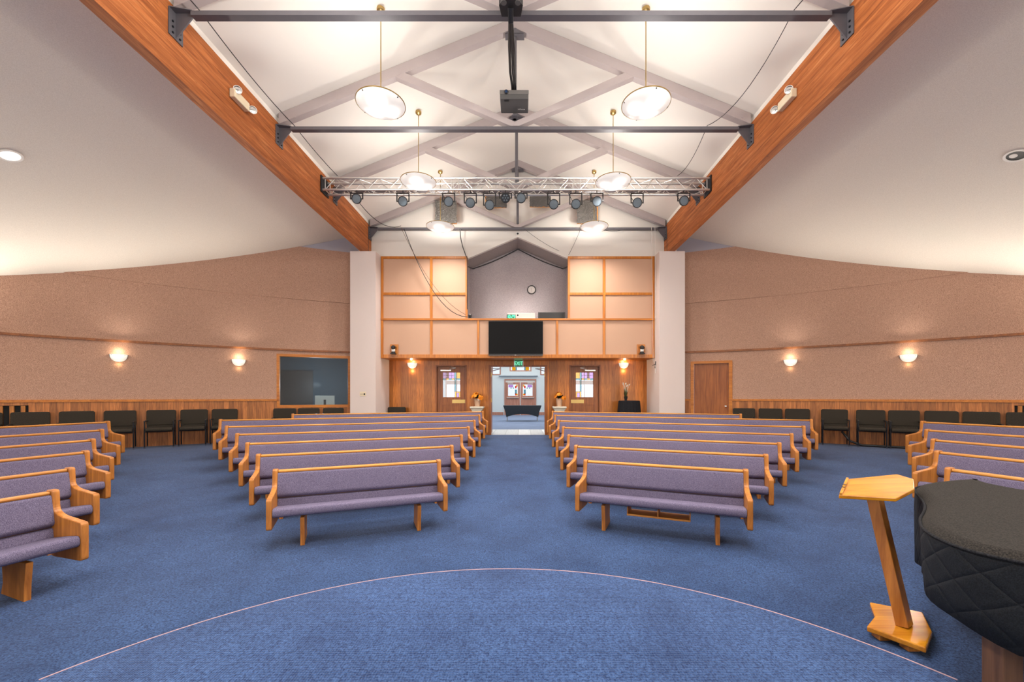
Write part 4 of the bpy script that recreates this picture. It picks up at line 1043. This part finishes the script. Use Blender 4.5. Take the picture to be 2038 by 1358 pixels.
def pew(cx_, cy_, rz, L, label, rack=False):
    global end_me, leg_me
    fz = floor_z(cx_, cy_)
    t = thing('pew', label, 'pew', (cx_, cy_, fz), rz, 'oak pews with violet upholstery')
    l2 = L / 2; i2 = l2 - .056
    for s in (-1, 1):
        if end_me is None:
            o = MB().prism(END_P, -.0275, .0275, 'x').build('end_panel', oakz, t, bevel=.008); end_me = o
        else:
            o = end_me.copy(); COL.objects.link(o); o.parent = t
        o.location = (s * (l2 - .0275), 0, 0)
    MB().prism(BACK_P, -i2, i2, 'x', True).build('back_cushion', pew_fab, t, angle=50)
    MB().prism(LOW_P, -i2, i2, 'x', True).build('lumbar_strip', pew_fab, t, angle=50)
    mb = MB().prism(SEAT_P, -i2 + .003, i2 - .003, 'x', True); mb.build('seat_cushion', pew_fab, t, angle=60)
    MB().prism([(.035, .785), (-.03, .785), (-.035, .772), (-.03, .757), (.03, .757)], -i2, i2, 'x').build('top_rail', oakx, t, bevel=.004)
    mb = MB().prism([(.026, .756), (.002, .756), (-.040, .345), (-.016, .345)], -i2, i2, 'x'); mb.build('back_board', oakx, t)
    MB().box(-i2, i2, -.27, -.03, .296, .312).build('seat_board', oakx, t)
    n = 2 if L < 2.9 else 3 if L < 4.3 else 4 if L < 5.2 else 5
    for k in range(n):
        x = -l2 + .34 + (L - .68) * k / (n - 1)
        if leg_me is None:
            o = MB().prism([(-.40, .295), (-.06, .295), (-.08, .10), (-.05, -.0), (-.37, -.028), (-.375, .1)], -.022, .022, 'x').build('leg', oakz, t, bevel=.004); leg_me = o
        else:
            o = leg_me.copy(); COL.objects.link(o); o.parent = t
        o.location = (x, 0, .004)
    if rack:
        k = MB(); k.box(-.36, .36, -.36, -.35, .205, .22); k.box(-.36, .36, -.36, -.06, .20, .206)
        k.build('book_rack', oakx, t); k = MB()
        for x in (-.355, 0, .355): k.box(x - .006, x + .006, -.35, -.06, .206, .295)
        k.build('rack_divider', oakz, t)
    return t
rows = [4.75, 5.69, 6.63, 7.56, 8.53, 9.52, 10.35]; lens = [1.97, 2.70, 3.40, 4.12, 4.90, 5.65, 4.77]
ordn = ['front', 'second', 'third', 'fourth', 'fifth', 'sixth', 'rearmost']
ph = R(22.9)
for s in (-1, 1):
    for k, (r, L) in enumerate(zip(rows, lens)):
        F = Vector((s * r * sin(ph), CEN[1] + r * cos(ph))); tv_ = Vector((-s * cos(ph), sin(ph)))      # tangent towards the aisle
        sin_ = (s * .98 - F.x) / tv_.x; c = F + tv_ * (sin_ - L / 2)
        lab = '%s pew of the %s middle block%s' % (ordn[k], 'left' if s < 0 else 'right', {0: ', shortest of its block', 6: ', by the back wall'}.get(k, ', counted from the platform'))
        pew(c.x, c.y, atan2(-s * sin(ph), cos(ph)), L, lab, rack=(k == 0 and s > 0))
ph2 = R(73); rs = [4.82, 5.70, 6.63, 7.55, 8.49, 9.50]; sin2 = [1.58, 2.11, 2.70, 3.23, 3.82, 4.44]
for s in (-1, 1):
    for k, (r, si) in enumerate(zip(rs, sin2)):
        if s > 0 and k == 0: continue
        L = si + 1.5
        F = Vector((s * r * sin(ph2), CEN[1] + r * cos(ph2))); tv_ = Vector((-s * cos(ph2), sin(ph2))); c = F + tv_ * (si - L / 2)
        lab = '%s pew of the %s side block, %s' % ('rearmost' if k == 5 else ordn[k] if s < 0 else 'front' if k == 1 else ordn[k - 1], 'left' if s < 0 else 'right',
                                                   'nearest the wall chairs' if k == 5 else 'behind the black piano cover' if s > 0 and k == 1 else 'closest to the platform' if k == 0 else 'along the curved side aisle')
        pew(c.x, c.y, atan2(-s * sin(ph2), cos(ph2)), L, lab)

# ------------------------------------------------------------------ wall chairs
def chair_proto():
    t = thing('stacking_chair', '', 'chair', (0, 0, 0), 0, 'black upholstered chairs along the walls')
    MB().prism(cround([(-.268, .50), (-.268, .86), (.268, .86), (.268, .50)], [.05] * 4, 6), .0, .06, 'y').build('backrest', blackfab, t, bevel=.018)
    MB().box(-.24, .24, .012, .05, .455, .51).build('lower_back', blackfab, t)
    MB().prism(cround([(-.48, .385), (-.50, .44), (-.44, .465), (-.02, .46), (-.02, .385)], [.02, .03, .04, .02, .02]), -.232, .232, 'x', True).build('seat', blackfab, t, bevel=.01)
    mb = MB()
    mb.tube([(-.24, -.03, .375), (.24, -.03, .375)], .011, 8); mb.tube([(-.24, -.43, .375), (.24, -.43, .375)], .011, 8)
    for s in (-1, 1): mb.tube([(s * .24, -.44, .375), (s * .24, -.02, .375)], .011, 8)
    mb.build('seat_frame', blackm, t)
    for s in (-1, 1):
        f = MB().tube([(s * .25, -.43, .0), (s * .25, -.43, .60)], .0125, 8).build('leg', blackm, t)
        MB().lathe([(0, 0), (.015, 0), (.015, .03), (0, .03)], c=(s * .25, -.43, .001), n=8).build('foot', chrome, f)
        f = MB().tube([(s * .25, .055, .0), (s * .25, .01, .40), (s * .25, .03, .78)], .0125, 8).build('leg', blackm, t)
        MB().lathe([(0, 0), (.015, 0), (.015, .03), (0, .03)], c=(s * .25, .055, .001), n=8).build('foot', chrome, f)
        MB().box(s * .25 - .018, s * .25 + .018, -.45, .01, .60, .625).build('armrest', black, t, bevel=.01)
    return t
cp = chair_proto(); used = False
def chair(t_, label):
    global used
    p, rz = local(t_, 0, .16); p.z = FZ + .001
    if not used: cp.location = p; cp.rotation_euler = (0, 0, rz); cp['label'] = label; used = True; return cp
    return dup(cp, p, rz, label)
CL = (-46.87, -44.36, -41.74, -39.05, -36.23, -33.77, -31.32, -26.03, -23.72, -21.25)
LL = ('black chair at the far left by the air vent, cut by the picture edge', 'black chair in front of the left air vent slats', 'black chair left of the half-hidden one behind the left side pews', 'black chair on the left wall whose seat shows behind the rear side pew',
      'black chair facing the left side aisle, first in the open', 'black chair facing the left side aisle, second in the open', 'black chair on the left wall half hidden by the centre pews',
      'black chair under the dark window, left of three', 'black chair under the dark window, middle of three', 'black chair under the dark window, next to the white pillar')
for a, l in zip(CL, LL): chair(a, l)
CR = (25.45, 27.92, 30.31, 33.37, 36.13, 38.47, 40.90, 43.26, 45.70)
LR = ('black chair right beside the plain oak door frame', 'black chair second from the plain oak door', 'black chair third from the plain oak door, behind pew ends', 'black chair standing alone in the right side aisle', 'black chair in the right side aisle, left one of a close pair',
      'black chair in the right side aisle, beside the rear side pew end', 'black chair showing its back over the right side pews, nearest the aisle', 'black chair showing its back over the right side pews, next to the vent chair', 'black chair by the air vent at the far right edge')
for a, l in zip(CR, LR): chair(a, l)
dup(cp, (-3.64, 12.36, FZ + .001), 0, 'black chair against the wood back wall beside the left pillar')

# ------------------------------------------------------------------ lectern
def W(X, d, Z): return Vector((X + .14, d, h(Z)))
lc_ = thing('lectern', 'honey oak lectern with a slanted post beside the covered piano', 'lectern', (2.95, 3.03, floor_z(2.95, 3.03)))
ox = Vector(lc_.location)
def prism_pts(top, thick, nrm=Vector((0, 0, 1))):
    n = len(top); mb = MB(); b = [p - nrm * thick for p in top]
    mb.add(list(top) + b, [tuple(range(n)), tuple(range(2 * n - 1, n - 1, -1))] + [(k, n + k, n + (k + 1) % n, (k + 1) % n) for k in range(n)]); return mb
ZB_ = floor_z(2.95, 3.03) - EYE + .060
base = [W(2.516, 3.012, ZB_), W(2.695, 2.7525, ZB_), W(2.929, 2.947, ZB_), W(3.117, 3.209, ZB_), W(2.836, 3.366, ZB_), W(2.693, 3.150, ZB_)]
prism_pts([p - ox for p in base], .04).build('base', lect, lc_, bevel=.008)
for a, b in ((0, 1), (3, 4)):
    p, q = base[a] - ox, base[b] - ox; c = (base[0] + base[3]) / 2 - ox
    p = p.lerp(c, .08); q = q.lerp(c, .08)
    mb = MB(); z = .002
    for u in (.2, .8):
        m_ = p.lerp(q, u).lerp(c, .12); mb = MB(); mb.box(m_.x - .04, m_.x + .04, m_.y - .035, m_.y + .035, z + (floor_z(m_.x + ox.x, m_.y + ox.y) - ox.z), .019); mb.build('foot', lectz, lc_)
pb, pt = W(2.80, 3.02, ZB_) - ox, W(2.735, 3.215, -.735) - ox
mb = MB(); mb.bar(pb, pt, .115, .075, up=(.55, -.84, 0)); mb.build('post', lectz, lc_, bevel=.006)
T = [W(2.377, 3.096, -.74), W(2.721, 2.997, -.74), W(3.01, 3.162, -.7095), W(3.173, 3.341, -.671), W(3.12, 3.436, -.6475), W(2.6455, 3.372, -.677)]
T = [p - ox for p in T]; nr = (T[1] - T[0]).cross(T[4] - T[0]).normalized(); nr = nr if nr.z > 0 else -nr
prism_pts(T, .032, nr).build('reading_board', lect, lc_, bevel=.007)
mb = MB(); a, b = T[0] + nr * .012, T[5] + nr * .012; inw = ((T[1] - T[0]).normalized()) * .012; mb.bar(a + inw - nr * .006, b + inw - nr * .006, .016, .014, up=nr); q = mb.build('book_lip', lect, lc_)
for u in (.38, .52):
    m_ = a.lerp(b, u) + inw + nr * .0015; MB().lathe([(0, .001), (.013, .001), (.013, 0)], c=tuple(m_), n=12).build('inset', blackm, q)

# ------------------------------------------------------------------ covered grand piano
K = 1.04
PB = [(2.294, 1.885), (2.226, 1.952), (2.20, 2.067), (2.23, 2.22), (2.31, 2.377), (2.472, 2.556), (2.66, 2.72), (2.81, 2.865), (2.93, 3.01), (3.06, 3.19), (3.25, 3.413), (3.5, 3.54), (3.8, 3.64), (4.02, 3.69), (4.06, 3.66), (3.95, 3.49), (3.94, 3.25)]
PP = [Vector((x * K + .14, y * K)) for x, y in PB] + [Vector((4.45, 3.0)), Vector((4.5, 2.3)), Vector((4.3, 1.55)), Vector((3.0, 1.5))]
ZTOP = h(-.745 * K)
pn_ = thing('grand_piano', 'grand piano hidden under a black quilted cover at the right edge', 'piano', (3.4, 2.6, 0)); ox = Vector((3.4, 2.6, 0))
n = len(PP); ctr = sum(PP, Vector((0, 0))) / n
# resample outline
pts = []
for i in range(n):
    a, b = PP[i], PP[(i + 1) % n]; m_ = max(1, int((b - a).length / .05))
    for j in range(m_): pts.append(a.lerp(b, j / m_))
for it in range(2): pts = [(pts[i - 1] + pts[i] * 2 + pts[(i + 1) % len(pts)]) / 4 for i in range(len(pts))]
N = len(pts); nor = []; arcl = [0]  # arc length along the hem
for i in range(N):
    d = (pts[(i + 1) % N] - pts[i - 1]).normalized(); nor.append(Vector((d.y, -d.x)))
    arcl.append(arcl[-1] + (pts[(i + 1) % N] - pts[i]).length)
qs_ = round(arcl[-1] / .25) * .25 / arcl[-1] if arcl[-1] else 1
if len(nor) == N: arcl = [q_ * qs_ for q_ in arcl]
sgn = 1 if sum((pts[i] - ctr).dot(nor[i]) for i in range(N)) > 0 else -1
nor = [q * sgn for q in nor]
def hem(p): 
    
    T_ = [(1.5, .54), (1.95, .555), (2.15, .59), (2.45, .65), (2.7, .64), (2.98, .46), (3.5, .42), (5, .42)]
    for (a_, za_), (b_, zb_) in zip(T_, T_[1:]):
        if p.y <= b_: return za_ + (zb_ - za_) * (p.y - a_) / (b_ - a_)
    return .42
mb = MB(); vs = []; fs = []; uvs = []
LV = [(0, .0), (.05, .006), (.2, .008), (.45, .004), (.7, .0), (1, -.004)]
for i in range(N):
    zb = hem(pts[i]) + .012 * sin(arcl[i] * 9) 
    for t, o in LV:
        wv = .012 * sin(arcl[i] * 13 + 2 * t) * t
        q = pts[i] + nor[i] * (o + wv); vs.append((q.x - ox.x, q.y - ox.y, (ZTOP - .02) * (1 - t) + zb * t))
M_ = len(LV)
for i in range(N):
    for j in range(M_ - 1):
        a, b = i * M_ + j, ((i + 1) % N) * M_ + j
        fs.append((a, b, b + 1, a + 1))
        za, zb2 = LV[j][0] * .55, LV[j + 1][0] * .55
        uvs.append([(arcl[i], -za), (arcl[i + 1], -za), (arcl[i + 1], -zb2), (arcl[i], -zb2)])
mb.add(vs, fs, True, uvs); sk = mb.build('quilted_skirt', quilt, pn_, angle=80); 
so = sk.modifiers.new('thick', 'SOLIDIFY'); so.thickness = .01; so.offset = -1
# top: quilted sloping border then flat lid cloth
def inset(dist, z): return [(pts[i].x - nor[i].x * dist - ox.x, pts[i].y - nor[i].y * dist - ox.y, z) for i in range(N)]
r0, r1, r2 = inset(.0, ZTOP - .02), inset(.035, ZTOP + .012), inset(.07, ZTOP + .018)
mb = MB(); mb.add(r0 + r1 + r2, [(i, (i + 1) % N, N + (i + 1) % N, N + i) for i in range(N)] + [(N + i, N + (i + 1) % N, 2 * N + (i + 1) % N, 2 * N + i) for i in range(N)], True)
mb.add(r2, [tuple(range(N))], True); mb.build('cover_top', pianotop, pn_, angle=70)
mb = MB(); mb.tube([Vector((pts[i % N].x + nor[i % N].x * .006 - ox.x, pts[i % N].y + nor[i % N].y * .006 - ox.y, ZTOP - .018)) for i in range(N + 1)], .008, 8, False); mb.build('piping', clothm, pn_)
inn = [(pts[i].x - nor[i].x * .05 - ox.x, pts[i].y - nor[i].y * .05 - ox.y) for i in range(0, N, 2)]
MB().prism(inn, .70, ZTOP - .03, 'z').build('case', black, pn_)
lw = m_wood('piano_leg_wood', srgb(74, 48, 32), srgb(112, 78, 54), 'z', rough=.5)
for x, y in ((2.585, 2.10), (4.0, 1.75), (3.9, 3.35)):
    fz = floor_z(x, y); MB().box(x - .055 - ox.x, x + .055 - ox.x, y - .05, y + .05, fz + .003, .60) if False else None
    mb = MB(); mb.box(x - ox.x - .052, x - ox.x + .052, y - ox.y - .05, y - ox.y + .05, fz + .003, .702); mb.build('leg', lw, pn_, bevel=.006)

# ------------------------------------------------------------------ light
def light(kind, name, loc, energy, col=(1, 1, 1), rot=(0, 0, 0), **kw):
    l = bpy.data.lights.new(name, kind); l.energy = energy; l.color = col
    for k, v in kw.items(): setattr(l, k, v)
    o = bpy.data.objects.new(name, l); COL.objects.link(o); o.location = loc; o.rotation_euler = rot; return o
WARM = (1.0, .955, .895)
for y in PY:
    for s in (-1, 1):
        light('POINT', 'pendant_up', (s * 2.02, y, h(4.46) - .015), 92, WARM, shadow_soft_size=.08)
        light('AREA', 'pendant_down', (s * 2.02, y, h(4.46) - .13), 70, WARM, shape='DISK', size=.6, spread=R(145))
for s in (-1, 1):
    for (x, y) in ((7.45, 6.1), (7.45, 2.4), (7.45, -1.4), (10.6, 4.2), (10.6, .4)):
        light('SPOT', 'downlight_beam', (s * x, y, h(4.76 - .39 * (x - 4.39)) - .03), 260, (1, .94, .87), spot_size=R(130), spot_blend=.6, shadow_soft_size=.10)
def aim(d): return Vector(d).to_track_quat('-Z', 'Y').to_euler()
for t_ in (-39.21, -30.20, 29.75, 38.82):
    p = wallp(t_, 1.02, .10); light('POINT', 'sconce_up', p, 2.2, (1, .80, .56), shadow_soft_size=.03)
    p = wallp(t_, .73, .045); light('POINT', 'sconce_glow', p, .55, (1, .72, .38), shadow_soft_size=.05)
for t_ in (39, 30, 48, 57, 66, 76, 86):  # added spots brighten the side ceilings; most stand for unseen sconces
    for s in (-1, 1):
        a = R(s * t_); p = wallp(s * t_, 1.02, .11); light('SPOT', 'sconce_fill_beam', p, 150 if t_ < 40 else 230 if t_ < 50 else 480, (1, .92, .81), aim((-sin(a) * .75, -cos(a) * .75, .66)), spot_size=R(150), spot_blend=1.0, shadow_soft_size=.06)
for x, e_ in ((-7.6, 430), (7.6, 430)):  # assumed fill behind the camera for even brightness; no windows modelled there
    light('AREA', 'front_fill_light', (x, -5.12, h(1.2)), e_, (1, .96, .90), (R(90), 0, 0), shape='RECTANGLE', size=8, size_y=3.0)
for s in (-1, 1):
    light('POINT', 'sconce_up', (s * 3.24, YB - .13, h(1.075)), 3.6, (1, .74, .42), shadow_soft_size=.03)
    light('POINT', 'sconce_glow', (s * 3.24, YB - .06, h(.78)), 1.6, (1, .70, .36), shadow_soft_size=.05)
light('AREA', 'foyer_fill_light', (0, 19.5, h(2.85)), 640, (1, .98, .95), shape='RECTANGLE', size=7, size_y=11)  # one large unseen panel added to brighten the foyer
light('POINT', 'control_room_fill', tuple(wallp(tw, .35, -1.1)), 75.0, (.8, .9, 1), shadow_soft_size=.1)  # added point light lifting the dim room behind the window
light('POINT', 'booth_fill_light', (0.1, 12.35, h(2.62)), 8.0, (1, .9, .84), shadow_soft_size=.15)  # extra light put in to brighten the niche; it has no fixture

w = bpy.data.worlds.new('daylight'); S.world = w; w.use_nodes = True
bg = w.node_tree.nodes['Background']; sky = w.node_tree.nodes.new('ShaderNodeTexSky'); sky.sky_type = 'HOSEK_WILKIE'; sky.turbidity = 6; sky.sun_direction = (0, -.5, .86)
mixn = w.node_tree.nodes.new('ShaderNodeMix'); mixn.data_type = 'RGBA'; mixn.inputs[0].default_value = .8
w.node_tree.links.new(sky.outputs[0], mixn.inputs[6]); mixn.inputs[7].default_value = (.92, .96, 1, 1)
w.node_tree.links.new(mixn.outputs[2], bg.inputs[0]); bg.inputs[1].default_value = 1.25

# ------------------------------------------------------------------ camera and view
cam = bpy.data.cameras.new('camera'); co = bpy.data.objects.new('camera', cam); COL.objects.link(co)
co.location = (.14, 0, EYE); co.rotation_euler = (R(90), 0, 0)
cam.sensor_fit = 'HORIZONTAL'; cam.sensor_width = 36; cam.lens = 820 / 2038 * 36
cam.shift_x = -(1040 - 1019) / 2038; cam.shift_y = (789 - 679) / 2038
cam.clip_start = .05; cam.clip_end = 200
S.camera = co
S.view_settings.view_transform = 'Standard'; S.view_settings.look = 'None'; S.view_settings.gamma = 1; S.view_settings.use_curve_mapping = False
S.view_settings.exposure = 0.15
S.cycles.use_denoising = True
S.cycles.max_bounces = 8; S.cycles.diffuse_bounces = 4; S.cycles.glossy_bounces = 3; S.cycles.transparent_max_bounces = 12
